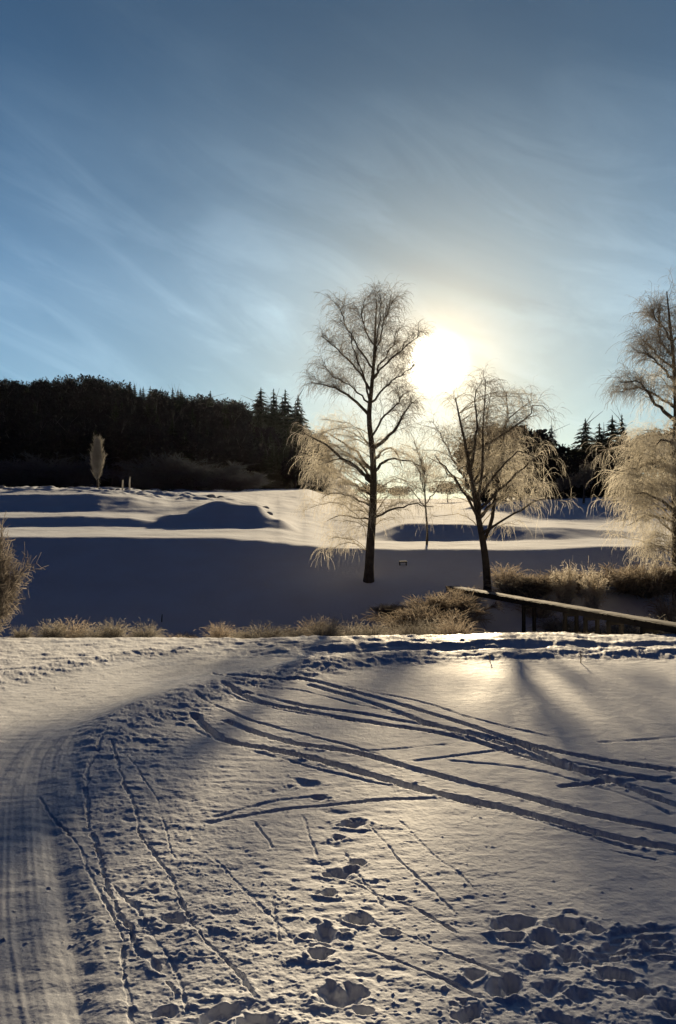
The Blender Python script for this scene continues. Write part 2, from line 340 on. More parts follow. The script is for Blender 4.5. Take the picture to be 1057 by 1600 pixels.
for a in ((551, 1287, 36, .06, .9), (526, 1308, 24, .04, .9), (559, 1347, 24, .04, .9), (535, 1366, 52, .05, .7), (513, 1396, 32, .04, .8),
          (562, 1438, 38, .05, .8), (508, 1462, 48, .06, .9), (503, 1494, 36, .05, .8), (522, 1553, 72, .07, .6), (568, 1581, 30, .05, .7),
          (608, 1458, 32, .025, .6), (625, 1404, 24, .02, .6), (742, 1527, 30, .05, .9), (786, 1550, 70, .10, .7), (730, 1584, 60, .08, .7),
          (271, 1436, 40, .035, .9), (256, 1580, 40, .035, .6), (341, 1588, 90, .05, .5), (390, 1598, 60, .05, .5),
          (478, 1224, 56, .03, .6), (455, 1228, 22, .02, .7), (500, 1245, 30, .03, .7),
          (815, 1444, 66, .09, .5), (893, 1445, 66, .13, .75), (850, 1470, 50, .07, .7), (885, 1495, 50, .07, .8), (800, 1466, 40, .05, .6), (838, 1508, 46, .05, .8),
          (965, 1526, 50, .09, .6), (1005, 1552, 66, .12, .5), (1055, 1572, 66, .12, .6), (905, 1560, 40, .03, .8), (860, 1550, 50, .04, .8), (880, 1596, 60, .04, .6)):
    pit(*a[:3], dep=a[3], asp=a[4], rot=random.uniform(-.3, .3))
for a in ((850, 1465, .20), (800, 1560, .16), (1000, 1550, .20)):
    cx, cy = W(a[0], a[1]); h += 0.016*np.exp(-(((x-cx)**2+(y-cy)**2)/a[2]**2)**2)*np.clip(fbm(x*7+a[0], y*7, 4, 0.6)+0.02, -0.25, 0.5)
# broken crust around the deep hole, low drifts beyond it
for cxp, cyp, rad, am in ((860, 1485, .13, .04), (820, 1570, .18, .035), (960, 1560, .16, .03), (330, 1600, .22, .02)):
    cx, cy = W(cxp, cyp); g = np.exp(-(((x-cx)**2+(y-cy)**2)/rad**2)); h += g*am*0.35*np.clip(fbm(x*11, y*11, 4, 0.55)+0.05, 0, 1)
for q in range(5): track([(900+15*q, 1512-q*9), (980, 1497-q*10), (1070, 1500-q*12)], 0.04, 0.016, 1.2, 0.5)
# crumbs of snow
def crumbs(cell, prob, rad, hgt, mask):
    global h
    out = np.zeros(x.shape)
    cxi = np.floor(x/cell).astype(int); cyi = np.floor(y/cell).astype(int)
    for i in (-1, 0, 1):
        for j in (-1, 0, 1):
            a = (cxi+i); b = (cyi+j)
            h1 = _perm[(a*7+b*131) & 255, (b*53+a*17) & 255]; h2 = _perm[(a*91+13) & 255, (b*37+a) & 255]; h3 = _perm[(a*29+b) & 255, (b*61+7) & 255]; h4 = _perm[(a*3+b*5+99) & 255, (b*11+a*2) & 255]
            r = rad*(0.4+1.1*h4); q = np.hypot((x-(a+h2)*cell)*(0.55+0.5*h3), (y-(b+h3)*cell)*(0.9+0.6*h2))/r+0.5*vnoise(x*40, y*40)
            out = np.maximum(out, (h1 < prob*mask)*(1-sstep(0.3, 1.0, q))*hgt*(0.5+h4))
    h += out
dens = np.clip(0.12+0.5*Lreg+0.8*edgeb+0.5*ov+0.12*(1-sstep(3.0, 3.8, y))-0.10*flat, 0.0, 1)*(1-0.75*on)
patch = np.clip(fbm(x*1.6+3, y*1.6, 3)*2.2+0.6, 0.05, 1.3)
tr_near = np.zeros(x.shape)
for P_ in (A1, A2, B1, C1, C2):
    d, _, _ = poly_dist(x, y, [W(*p) for p in P_]); tr_near = np.maximum(tr_near, np.exp(-(d/0.12)**2))
dens = np.clip(dens+0.5*tr_near, 0, 1)
crumbs(0.035, 0.35, 0.006, 0.0032, dens*patch)
crumbs(0.13, 0.10, 0.010, 0.007, dens*patch)
frag = np.clip(fbm(x*11, y*17, 4, 0.6)-0.36+0.10*patch, 0, 0.25)
h += 0.009*frag*dens
frag = np.clip(fbm(x*26+9, y*40, 3, 0.6)-0.30+0.08*patch, 0, 0.25)
h += 0.011*frag*np.clip(dens+0.08, 0, 1)
h += 0.006*np.exp(-((-sd-1.3)/0.42)**2)*fbm(x*16, y*16, 4, 0.65)
fade = (1-sstep(10.9, 12.5, y))
Z[nm] += h*(0.15+0.85*fade)
# verge clods on the far crests
Z += (sstep(44, 50, Y)*(1-sstep(60, 66, Y))*sstep(-200, 0, -(X/np.maximum(Y, .3)*F+CX-260)))*0.35*np.clip(fbm(X*0.9, Y*0.9, 3), -0.1, 1)*(RRg < 100)

V = np.stack([X, Y, Z], -1).reshape(-1, 3)
nr, ncn = X.shape; idx = np.arange(nr*ncn).reshape(nr, ncn)
Q = np.stack([idx[:-1, :-1], idx[:-1, 1:], idx[1:, 1:], idx[1:, :-1]], -1).reshape(-1, 4)[:, ::-1]
fc = V[Q].mean(1); d2, s2, _ = poly_dist(fc[:, 0], fc[:, 1], TRAIL)
fpx = fc[:, 0]/np.maximum(fc[:, 1], .3)*F+CX
reg = np.zeros(len(Q), int)                                   # 0 ground 1 road 2 bank/field 3 forest hill
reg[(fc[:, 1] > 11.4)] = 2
reg[(d2 < 0.95) & (np.hypot(fc[:, 0], fc[:, 1]) < 26)] = 1
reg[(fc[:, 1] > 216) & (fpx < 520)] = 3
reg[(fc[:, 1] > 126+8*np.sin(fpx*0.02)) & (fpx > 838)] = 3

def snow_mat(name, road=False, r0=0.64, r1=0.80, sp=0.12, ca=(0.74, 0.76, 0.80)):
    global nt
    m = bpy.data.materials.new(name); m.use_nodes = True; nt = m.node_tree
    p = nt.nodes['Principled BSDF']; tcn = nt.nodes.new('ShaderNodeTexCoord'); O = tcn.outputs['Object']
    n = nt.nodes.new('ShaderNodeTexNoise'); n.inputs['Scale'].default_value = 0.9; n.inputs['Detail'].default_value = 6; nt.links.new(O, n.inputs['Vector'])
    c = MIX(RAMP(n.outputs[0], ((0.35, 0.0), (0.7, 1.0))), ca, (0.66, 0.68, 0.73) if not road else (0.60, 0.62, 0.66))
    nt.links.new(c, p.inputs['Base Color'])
    rn = RAMP(n.outputs[0], ((0.3, r0), (0.7, r1))); nt.links.new(rn, p.inputs['Roughness'])
    p.inputs['Specular IOR Level'].default_value = sp; p.inputs['IOR'].default_value = 1.33
    n2 = nt.nodes.new('ShaderNodeTexNoise'); n2.inputs['Scale'].default_value = 55; n2.inputs['Detail'].default_value = 4; nt.links.new(O, n2.inputs['Vector'])
    n3 = nt.nodes.new('ShaderNodeTexNoise'); n3.inputs['Scale'].default_value = 9; n3.inputs['Detail'].default_value = 4; nt.links.new(O, n3.inputs['Vector'])
    hh = M('ADD', M('MULTIPLY', n2.outputs[0], 0.25), n3.outputs[0])
    b = nt.nodes.new('ShaderNodeBump'); b.inputs['Strength'].default_value = 0.7; b.inputs['Distance'].default_value = 0.014
    nt.links.new(hh, b.inputs['Height']); nt.links.new(b.outputs[0], p.inputs['Normal'])
    return m
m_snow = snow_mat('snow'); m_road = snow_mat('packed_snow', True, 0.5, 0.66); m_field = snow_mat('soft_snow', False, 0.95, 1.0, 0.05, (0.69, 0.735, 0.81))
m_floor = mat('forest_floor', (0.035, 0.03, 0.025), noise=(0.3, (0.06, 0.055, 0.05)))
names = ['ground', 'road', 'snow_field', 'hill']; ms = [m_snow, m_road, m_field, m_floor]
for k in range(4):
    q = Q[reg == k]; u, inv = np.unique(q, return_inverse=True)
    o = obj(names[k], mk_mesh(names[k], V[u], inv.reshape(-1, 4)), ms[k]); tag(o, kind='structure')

# ------------------------------------------------------------------ twigs and tubes
def tubes(P, Rd, sides=3):
    """P (m,n,3) polylines, Rd (m,n) radii -> verts, quads"""
    m, n, _ = P.shape
    T = np.gradient(P, axis=1); T /= np.linalg.norm(T, axis=2, keepdims=True)+1e-9
    ref = np.where(np.abs(T[..., 2:3]) > 0.9, np.array([1.0, 0, 0]), np.array([0, 0, 1.0]))
    U = np.cross(T, ref); U /= np.linalg.norm(U, axis=2, keepdims=True)+1e-9; Vv = np.cross(T, U)
    a = np.arange(sides)*2*np.pi/sides
    ring = P[:, :, None]+Rd[:, :, None, None]*(np.cos(a)[None, None, :, None]*U[:, :, None]+np.sin(a)[None, None, :, None]*Vv[:, :, None])
    verts = ring.reshape(-1, 3); ix = np.arange(m*n*sides).reshape(m, n, sides)
    A = ix[:, :-1]; B = ix[:, 1:]
    q = np.stack([A, np.roll(A, -1, 2), np.roll(B, -1, 2), B], -1).reshape(-1, 4)
    return verts, q
def ribbons(P, Rd, rg):
    """flat thin strips, randomly turned: frost-coated twigs and blades let light through once"""
    m, n, _ = P.shape; T = np.gradient(P, axis=1); T /= np.linalg.norm(T, axis=2, keepdims=True)+1e-9
    U = np.cross(T, unit(rg.normal(0, 1, (m, 1, 3)))); U /= np.linalg.norm(U, axis=2, keepdims=True)+1e-9
    v = np.stack([P-U*Rd[..., None], P+U*Rd[..., None]], 2).reshape(-1, 3); ix = np.arange(m*n*2).reshape(m, n, 2)
    return v, np.stack([ix[:, :-1, 0], ix[:, :-1, 1], ix[:, 1:, 1], ix[:, 1:, 0]], -1).reshape(-1, 4)
class Geo:
    def __init__(s): s.v = []; s.q = []; s.n = 0
    def add(s, v, q): s.v.append(v); s.q.append(q+s.n); s.n += len(v)
    def tub(s, P, Rd, sides=3): s.add(*tubes(np.asarray(P, float), np.asarray(Rd, float), sides))
    def rib(s, P, Rd, rg): s.add(*ribbons(np.asarray(P, float), np.asarray(Rd, float), rg))
    def mesh(s, name, smooth=True): return mk_mesh(name, np.concatenate(s.v), np.concatenate(s.q), smooth)
def unit(v): return v/(np.linalg.norm(v, axis=-1, keepdims=True)+1e-9)
def growm(S, Dr, Ln, n, grav, wob, rg):
    """grow m polylines; grav can change along the length (start, end)"""
    P = [S]; d = unit(Dr); st = Ln[:, None]/(n-1)
    for k in range(n-1):
        g = grav[0]+(grav[1]-grav[0])*k/max(n-2, 1)
        d = unit(d+np.array([0, 0, g])+rg.normal(0, wob, d.shape)); P.append(P[-1]+d*st)
    return np.stack(P, 1)
def along(P, cnt, lo, hi, rg):
    """cnt random points on each polyline of P; returns positions, tangents, t, parent index"""
    m, n, _ = P.shape; pi = np.repeat(np.arange(m), cnt); t = rg.uniform(lo, hi, len(pi)); f = t*(n-1); i = np.minimum(f.astype(int), n-2); u = (f-i)[:, None]
    a = P[pi, i]; b = P[pi, i+1]
    return a*(1-u)+b*u, unit(b-a), t, pi
def resample(P, n):
    P = smooth_line(P, 6); d = np.r_[0, np.cumsum(np.linalg.norm(np.diff(P, axis=0), axis=1))]
    t = np.linspace(0, d[-1], n); return np.stack([np.interp(t, d, P[:, k]) for k in range(3)], 1)

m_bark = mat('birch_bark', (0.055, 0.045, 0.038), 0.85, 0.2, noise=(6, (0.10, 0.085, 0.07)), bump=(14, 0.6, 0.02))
m_twig = mat('bare_twigs', (0.14, 0.12, 0.10), 0.8, 0.1, 0.35, noise=(2, (0.32, 0.285, 0.235)))
m_frost = mat('frosted_twigs', (0.74, 0.70, 0.61), 0.7, 0.2, 0.6, noise=(1.2, (0.42, 0.39, 0.33)))
m_hoar = mat('hoar_frost', (0.62, 0.60, 0.56), 0.7, 0.3, 0.45, noise=(2.0, (0.42, 0.40, 0.36)))

def birch(name, label, trunk, limbs, Yd, seed, r0, prof, group=None, dens=1.0, lobes=(), zs=1.0):
    """trunk, limbs: photograph pixels lifted to depth Yd (limb points carry their own depth offset in metres)."""
    rg = np.random.default_rng(seed)
    bx, by, bz = at(*trunk[0][:2], Yd); bz = gz(bx, by)-0.05; B = np.array([bx, by, bz])
    def lift(p): X_, Y_, Z_ = at(p[0], p[1], Yd); o = p[2] if len(p) > 2 else 0.0; return np.array([X_, Y_+o, Z_])-B
    root = tag(empty(name, B), label, 'tree', group)
    TP = [lift(p) for p in trunk]; TP[0] = np.array([0, 0, -0.15]); TP = resample(TP, 26)
    g = Geo(); t = np.linspace(0, 1, 26); rad = r0*(1-t)**0.9*0.92+0.012; rad[0] *= 1.35; rad[1] *= 1.12
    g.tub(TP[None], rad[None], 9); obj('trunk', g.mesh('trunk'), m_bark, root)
    LP = []
    for li in limbs:
        p = [lift(q) for q in li['p']]; p[0] = TP[np.argmin(np.linalg.norm(TP-p[0], axis=1))]
        q = resample(p, 12); q[1:-1] += rg.normal(0, 0.02, (10, 3)); LP.append(q)
        rr_ = li.get('r', 0.035)*(1-np.linspace(0, 1, 12))**0.8+0.007
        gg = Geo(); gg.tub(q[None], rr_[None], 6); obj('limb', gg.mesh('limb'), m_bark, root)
    kinds = [li.get('k', 'f') for li in limbs]
    LB = {'u': [], 'f': [], 'g': []}
    for (lx, ly, oy, rx, ry, rz_, cnt_, kd) in lobes:        # boughs that fill each lobe of the crown
        for _ in range(cnt_):
            v = rg.normal(0, 0.52, 3); C0 = lift((lx+v[0]*rx, ly-v[2]*ry, 0)); C0[1] += oy+v[1]*rz_
            hd = np.hypot(*(C0[:2]-TP[10, :2])); zst = np.clip(C0[2]-hd*rg.uniform(.1, .7), .8, TP[-3, 2]); st = TP[np.argmin(np.abs(TP[:, 2]-zst))]
            md = st*.5+C0*.5+np.array([0, 0, hd*rg.uniform(.12, .30)])+rg.normal(0, .06, 3)
            q = resample([st, st*.72+md*.28+np.array([0, 0, .05*hd]), md, C0], 12); q[1:-1] += rg.normal(0, .015, (10, 3)); LB[kd].append(q)
    for kind in ('u', 'f', 'g'):
        sel = [q for q, k in zip(LP, kinds) if k == kind]
        if kind == 'u': sel.append(TP[13:][np.linspace(0, 12, 12).astype(int)])
        sel += LB[kind]
        if not sel: continue
        S = np.stack(sel); o = prof[kind]
        # first order branches
        p, tn, t, pi = along(S, int(o['n1']*dens), 0.30, 1.0, rg)
        out = rg.normal(0, 1, p.shape); out[:, 2] = np.abs(out[:, 2])*0.5
        d = unit(tn*1.0+unit(out)*0.9); ln = o['l1']*(1.1-0.6*t)*rg.uniform(0.5, 1.2, len(t))
        P1 = growm(p, d, ln, 7, o['g1'], 0.10, rg)
        p2, tn2, t2, _ = along(P1, o['n2'], 0.2, 1.0, rg)
        d2 = unit(tn2+unit(rg.normal(0, 1, p2.shape))*0.9); ln2 = o['l2']*rg.uniform(0.4, 1.2, len(t2))
        P2 = growm(p2, d2, ln2, 6, o['g2'], 0.14, rg)
        g = Geo()
        if LB[kind]: g.tub(np.stack(LB[kind]), (np.linspace(.013, .005, 12)**1.0)[None]*np.ones((len(LB[kind]), 1)), 4)
        w1 = np.linspace(1, 0.35, 7)[None]*np.full((len(P1), 1), o['r1']); g.tub(P1, w1, 3)
        g.rib(P2, np.linspace(1, 0.6, 6)[None]*np.full((len(P2), 1), o['r2']), rg)
        p3, tn3, t3, _ = along(P2, o['n3'], 0.1, 1.0, rg)
        d3 = unit(tn3+unit(rg.normal(0, 1, p3.shape))*0.8); ln3 = o['l3']*rg.uniform(0.3, 1.4, len(t3))
        P3 = growm(p3, d3, ln3, 5, o['g3'], 0.12, rg)
        # nothing hangs into the ground
        low = P3[:, :, 2].min(1) > -9
        P3 = P3[low]; g.rib(P3, np.linspace(1, 0.7, 5)[None]*np.full((len(P3), 1), o['r3']), rg)
        me = g.mesh('crown')
        obj('crown', me, m_twig if kind == 'u' else m_frost, root)
    root.scale = (1, 1, zs)
    return root
PROF = dict(
 u=dict(n1=30, l1=0.70, g1=(0.05, -0.12), n2=5, l2=0.42, g2=(0, -0.3), n3=4, l3=0.30, g3=(-0.15, -0.6), r1=0.007, r2=0.0036, r3=0.0024),
 g=dict(n1=7, l1=0.55, g1=(0.03, -0.16), n2=4, l2=0.40, g2=(-0.02, -0.4), n3=3, l3=0.34, g3=(-0.25, -0.8), r1=0.005, r2=0.0028, r3=0.0020),
 f=dict(n1=8, l1=0.60, g1=(0.03, -0.14), n2=5, l2=0.42, g2=(-0.02, -0.4), n3=3, l3=0.34, g3=(-0.25, -0.9), r1=0.0045, r2=0.0030, r3=0.0024))
def z1(a, b, o=0.0): return (440+0.473*a, 420+0.473*b, o)
def z5(a, b, o=0.0): return (780+0.3126*a, 420+0.3126*b, o)
t1 = [(576, 908), (579, 850), (583, 790), (584, 730), (582, 690), (577, 640), (581, 590), (585, 540), (587, 490), (589, 445)]
l1 = [
 dict(p=[z1(300, 580), z1(330, 550, .1), z1(370, 510, .2), (629, 638, .3), (648, 609, .4)], r=.055, k='u'),
 dict(p=[z1(290, 450), z1(230, 395, -.1), z1(170, 365, -.2), z1(100, 350, -.3)], r=.04, k='u'),
 dict(p=[z1(300, 520), z1(340, 460, -.2), z1(380, 420, -.3), z1(400, 390, -.4)], r=.025, k='u'),
 dict(p=[z1(298, 400), z1(350, 350, .1), z1(410, 300, .3), z1(440, 270, .3)], r=.025, k='u'),
 dict(p=[z1(297, 330), z1(340, 280), z1(400, 220, .2), z1(455, 175, .2)], r=.025, k='u'),
 dict(p=[z1(295, 380), z1(250, 290, .2), z1(190, 220, .3), z1(130, 165, .4)], r=.028, k='u'),
 dict(p=[z1(297, 300), z1(250, 220, -.2), z1(210, 140, -.2), z1(190, 85, -.3)], r=.022, k='u'),
 dict(p=[z1(298, 250), z1(330, 170, -.2), z1(350, 100, -.2), z1(370, 60, -.2)], r=.018, k='u'),
 dict(p=[z1(298, 220), z1(275, 150, .2), z1(265, 90, .2), z1(275, 45, .2)], r=.016, k='u'),
 dict(p=[z1(298, 420), z1(270, 330, -.5), z1(240, 260, -.8), z1(230, 200, -1)], r=.025, k='u'),
 dict(p=[z1(298, 350), z1(330, 260, .5), z1(370, 190, .8), z1(390, 130, .9)], r=.025, k='u'),
 dict(p=[z1(298, 300), z1(310, 220, -.6), z1(320, 140, -.8), z1(318, 70, -.9)], r=.018, k='u'),
 dict(p=[z1(290, 400), z1(230, 340, .5), z1(170, 300, .8), z1(140, 240, 1)], r=.02, k='u'),
 dict(p=[z1(300, 680), z1(250, 640, -.2), z1(200, 610, -.3), z1(140, 560, -.4), z1(70, 520, -.5)], r=.05),
 dict(p=[z1(300, 640), z1(240, 570, .5), z1(170, 510, .8), z1(100, 490, 1)], r=.04),
 dict(p=[z1(300, 720), z1(240, 690, .7), z1(170, 650, 1.1), z1(110, 620, 1.3)], r=.035),
 dict(p=[z1(300, 700), z1(250, 650, -.8), z1(200, 620, -1.3), z1(150, 640, -1.5)], r=.03),
 dict(p=[z1(305, 780), z1(240, 740, .3), z1(180, 720, .5), z1(130, 740, .6)], r=.03),
 dict(p=[z1(305, 830), z1(250, 810, .6), z1(190, 800, .9), z1(150, 820, 1)], r=.025, k='g'),
 dict(p=[z1(300, 700), z1(260, 620, .2), z1(190, 560, .4), z1(130, 540, .6), z1(90, 570, .7)], r=.03),
 dict(p=[z1(310, 660), z1(350, 610, .3), z1(430, 605, .5), z1(490, 640, .6)], r=.035, k='g'),
 dict(p=[z1(310, 800), z1(370, 780, -.3), z1(440, 765, -.4), z1(495, 775, -.5)], r=.03, k='g'),
 dict(p=[z1(305, 620), z1(350, 560, 1), z1(390, 560, 1.5), z1(420, 620, 1.7)], r=.03, k='g'),
]
birch('birch_tree', 'tallest birch with bare upper branches and frosted drooping lower boughs, standing left of the sun', t1, l1, 19.4, 11, 0.13, PROF, zs=.95, lobes=[(518, 735, 0, 58, 90, 1., 20, 'f'), (492, 680, .2, 26, 40, .5, 6, 'f'), (548, 700, 0, 45, 70, .8, 6, 'f'), (612, 735, 0, 50, 85, .9, 15, 'g'), (560, 810, 0, 65, 60, .8, 10, 'g')])
t2 = [(763, 918), (760, 880), (755, 840), (748, 800), (738, 740), (728, 680), (718, 630), (712, 598)]
l2 = [
 dict(p=[(756, 850), (768, 812, .1), (778, 750, .2), (788, 680, .3), (800, 630, .3), (838, 598, .4)], r=.05, k='u'),
 dict(p=[(748, 800), (748, 730, -.3), (750, 660, -.4), (752, 600, -.4), (754, 572, -.4)], r=.035, k='u'),
 dict(p=[(785, 690, .3), (800, 640, .8), (806, 610, 1.0), (806, 576, 1.0)], r=.03, k='u'),
 dict(p=[(788, 680, .3), (815, 640, 0), (835, 610, -.2), (852, 625, -.3)], r=.025, k='u'),
 dict(p=[(740, 760), (715, 700, .6), (700, 660, .8), (690, 640, .9)], r=.03, k='u'),
 dict(p=[(750, 720, -.3), (735, 660, -.9), (730, 620, -1.1), (738, 590, -1.2)], r=.03, k='u'),
 dict(p=[(775, 740, .2), (770, 670, .7), (772, 620, .9), (778, 585, .9)], r=.025, k='u'),
 dict(p=[(752, 800), (720, 760, -.5), (690, 720, -.8), (672, 700, -.9)], r=.035, k='g'),
 dict(p=[(745, 780), (715, 730, .8), (695, 700, 1.2), (680, 690, 1.3)], r=.03, k='g'),
 dict(p=[(765, 800, .1), (800, 750, .4), (828, 725, .6), (850, 738, .7)], r=.04),
 dict(p=[(770, 780, .1), (810, 720, -.5), (830, 698, -.8), (845, 710, -1)], r=.035),
 dict(p=[(778, 740, .2), (800, 690, .8), (830, 670, 1.2), (850, 680, 1.4)], r=.03),
 dict(p=[(762, 830, .1), (800, 790, -.6), (835, 770, -.9), (860, 775, -1)], r=.03),
 dict(p=[(755, 780), (770, 720, -1), (790, 700, -1.5), (810, 710, -1.7)], r=.03, k='g'),
 dict(p=[(745, 770), (745, 700, 1.), (760, 680, 1.4), (775, 700, 1.6)], r=.03, k='g'),
 dict(p=[(748, 790), (725, 740, -1), (712, 720, -1.4), (700, 730, -1.6)], r=.03, k='g'),
]
birch('birch_tree', 'lower spreading frosted birch with forked stem, right of the sun by the footbridge end', t2, l2, 18.6, 12, 0.105, PROF, zs=.93, dens=.8, lobes=[(815, 722, 0, 58, 75, 1., 15, 'f'), (850, 748, .3, 24, 45, .5, 4, 'f'), (765, 690, 0, 55, 70, 1., 5, 'f'), (790, 645, 0, 55, 55, .8, 8, 'g'), (702, 715, 0, 40, 75, .8, 13, 'g')])
t3 = [(667, 852), (668, 828), (666, 800), (664, 765), (663, 730)]
l3 = [dict(p=[(667, 800), (645, 765, .3), (625, 745, .4), (610, 745, .5)], r=.012, k='g'),
 dict(p=[(665, 790), (685, 760, -.3), (700, 745, -.4), (712, 750, -.5)], r=.012, k='g'),
 dict(p=[(664, 770), (650, 735, -.6), (635, 715, -.8), (625, 712, -.8)], r=.012, k='g'),
 dict(p=[(663, 760), (675, 730, .6), (685, 710, .9), (695, 708, 1)], r=.012, k='g')]
birch('birch_tree', 'small frosted birch farther back on the sunlit field, seen between the two larger birches', t3, l3, 24.5, 13, 0.035, PROF, dens=0.8, lobes=[(655, 725, 0, 50, 60, .9, 24, 'g')])
t4 = [(1060, 905), (1058, 850), (1056, 780), (1055, 700), (1057, 640), (1055, 580), (1050, 520), (1045, 470), (1042, 440)]
l4 = [
 dict(p=[z5(880, 740), z5(800, 640, .1), z5(750, 560, .2), z5(720, 515, .3), z5(640, 520, .3)], r=.045, k='u'),
 dict(p=[z5(880, 560), z5(820, 500, -.2), z5(760, 440, -.3), z5(690, 400, -.4)], r=.03, k='u'),
 dict(p=[z5(870, 450), z5(820, 390, .2), z5(780, 330, .3), z5(740, 290, .3)], r=.025, k='u'),
 dict(p=[z5(870, 330), z5(830, 260), z5(800, 200, .2), z5(790, 150, .2)], r=.02, k='u'),
 dict(p=[z5(880, 640), z5(810, 560, .6), z5(760, 520, .9), z5(700, 540, 1.1)], r=.03, k='u'),
 dict(p=[z5(880, 700), z5(960, 600, .2), z5(1040, 540, .4), z5(1100, 500, .5)], r=.04, k='u'),
 dict(p=[z5(880, 500), z5(950, 400, -.2), z5(1000, 330, -.3), z5(1030, 280, -.3)], r=.03, k='u'),
 dict(p=[z5(870, 340), z5(910, 260, -.3), z5(930, 200, -.3), z5(940, 130, -.3)], r=.02, k='u'),
 dict(p=[z5(880, 600), z5(840, 500, -.6), z5(810, 400, -1), z5(800, 330, -1.1)], r=.025, k='u'),
 dict(p=[z5(870, 400), z5(850, 300, .5), z5(850, 200, .6), z5(860, 130, .6)], r=.02, k='u'),
 dict(p=[z5(880, 980), z5(800, 940, .2), z5(740, 960, .3), z5(660, 980, .4), z5(620, 1010, .5)], r=.045),
 dict(p=[z5(880, 900), z5(820, 850, -.4), z5(760, 850, -.7), z5(710, 880, -.8)], r=.04),
 dict(p=[z5(880, 1200), z5(780, 1140, -.2), z5(710, 1110, -.3), z5(640, 1110, -.4)], r=.04),
 dict(p=[z5(880, 1080), z5(790, 1040, .7), z5(730, 1030, 1.), z5(670, 1070, 1.2)], r=.035),
 dict(p=[z5(880, 820), z5(820, 790, .6), z5(770, 800, 1.), z5(730, 850, 1.2)], r=.035),
 dict(p=[z5(880, 1000), z5(830, 930, -1), z5(780, 900, -1.5), z5(720, 930, -1.7)], r=.035),
 dict(p=[z5(885, 1250), z5(820, 1220, .3), z5(750, 1230, .5), z5(690, 1270, .6)], r=.03),
 dict(p=[z5(880, 950), z5(960, 880, .3), z5(1040, 860, .5), z5(1120, 900, .6)], r=.04),
 dict(p=[z5(880, 1120), z5(960, 1060, -.3), z5(1040, 1040, -.5), z5(1100, 1080, -.6)], r=.035),
]
birch('birch_tree', 'tall frosted birch cut by the right edge of the view above the reeds', t4, l4, 17.6, 14, 0.13, PROF, zs=.97, lobes=[(1012, 745, 0, 62, 95, 1.2, 24, 'f'), (985, 735, 0, 35, 60, .7, 7, 'f'), (1000, 820, 0, 50, 50, .9, 8, 'f'), (1035, 860, 0, 40, 35, .8, 12, 'g'), (1110, 770, 0, 60, 90, 1., 16, 'g'), (1035, 620, 0, 45, 80, .9, 12, 'g')])

# ------------------------------------------------------------------ distant trees (each kind once, then copies)
m_spruce = mat('spruce_needles', (0.022, 0.030, 0.020), 0.9, 0.1, noise=(0.8, (0.035, 0.042, 0.03)))
m_dark = mat('dark_twigs', (0.022, 0.022, 0.024), 0.9, 0.05, noise=(0.8, (0.036, 0.035, 0.037)))
m_trunkd = mat('grey_trunk', (0.09, 0.09, 0.09), 0.9, 0.1, noise=(1.5, (0.045, 0.045, 0.045)))
m_pale = mat('frosted_spruce', (0.30, 0.33, 0.36), 0.8, 0.2, 0.2, noise=(0.8, (0.14, 0.16, 0.16)))
def quads_at(C_, S_, rg, flatz=1.0):
    m = len(C_); a = unit(rg.normal(0, 1, (m, 3))*np.array([1, 1, flatz])); b = unit(np.cross(a, rg.normal(0, 1, (m, 3))))
    a = a*S_[:, None]; b = b*S_[:, None]*rg.uniform(.35, .8, m)[:, None]
    v = np.stack([C_-a-b*.4, C_+a*.2-b, C_+a+b*.3, C_-a*.3+b], 1).reshape(-1, 3); return v, np.arange(4*m).reshape(m, 4)
def spruce_mesh(seed, H=1.0, n=2200):
    rg = np.random.default_rng(seed); g = Geo()
    t = 1-np.sqrt(rg.random(n))*0.92; t = np.clip(t, .08, 1)     # more low down
    tiers = np.round(t*18)/18; t = tiers*0.45+t*0.55
    az = rg.uniform(0, 2*np.pi, n); rmax = 0.24*(1.03-t)**0.85*(0.75+0.5*rg.random(n)); f = np.sqrt(rg.random(n))
    r = rmax*f; C_ = np.stack([r*np.cos(az), r*np.sin(az), t-0.16*r], 1)
    out = np.stack([np.cos(az), np.sin(az), -0.45+rg.normal(0, .15, n)], 1); side = np.stack([-np.sin(az), np.cos(az), rg.normal(0, .2, n)], 1)
    s = 0.040*(1.15-t)+0.010; a = out*s[:, None]; b = side*(s*.55)[:, None]
    g.add(np.stack([C_-a-b, C_-a+b, C_+a+b*.3, C_+a-b*.3], 1).reshape(-1, 3), np.arange(4*n).reshape(n, 4))
    g.tub(np.array([[[0, 0, .82], [0, 0, .93], [0, 0, 1.02]]]), np.array([[.012, .009, .002]]), 4)
    return g.mesh('spruce_crown', False)
def broad_mesh(seed, n=2600, w=0.42, lo=0.30):
    rg = np.random.default_rng(seed); cl = []
    k = 16; cen = unit(rg.normal(0, 1, (k, 3)))*rg.uniform(.25, .75, k)[:, None]*np.array([w, w, .34]); cen[:, 2] += (1+lo)/2
    rad = rg.uniform(.10, .20, k); i = rg.integers(0, k, n)
    C_ = cen[i]+unit(rg.normal(0, 1, (n, 3)))*(rad[i]*rg.random(n)**.45)[:, None]
    C_ = C_[C_[:, 2] > lo*.8]
    g = Geo(); g.add(*quads_at(C_, rg.uniform(.012, .036, len(C_)), rg))
    return g.mesh('broad_crown', False)
def trunk_mesh(seed, r=.02, h=.75):
    rg = np.random.default_rng(seed); g = Geo()
    P = np.stack([rg.normal(0, .006, 8).cumsum(), rg.normal(0, .006, 8).cumsum(), np.linspace(-.02, h, 8)], 1); g.tub(P[None], np.linspace(r, r*.4, 8)[None], 6)
    for _ in range(7):
        q = P[rg.integers(3, 8)]; d = unit(np.array([rg.normal(), rg.normal(), 1.1]))
        g.tub((q+d*np.linspace(0, .25, 5)[:, None])[None], np.linspace(r*.4, r*.1, 5)[None], 4)
    return g.mesh('trunk')
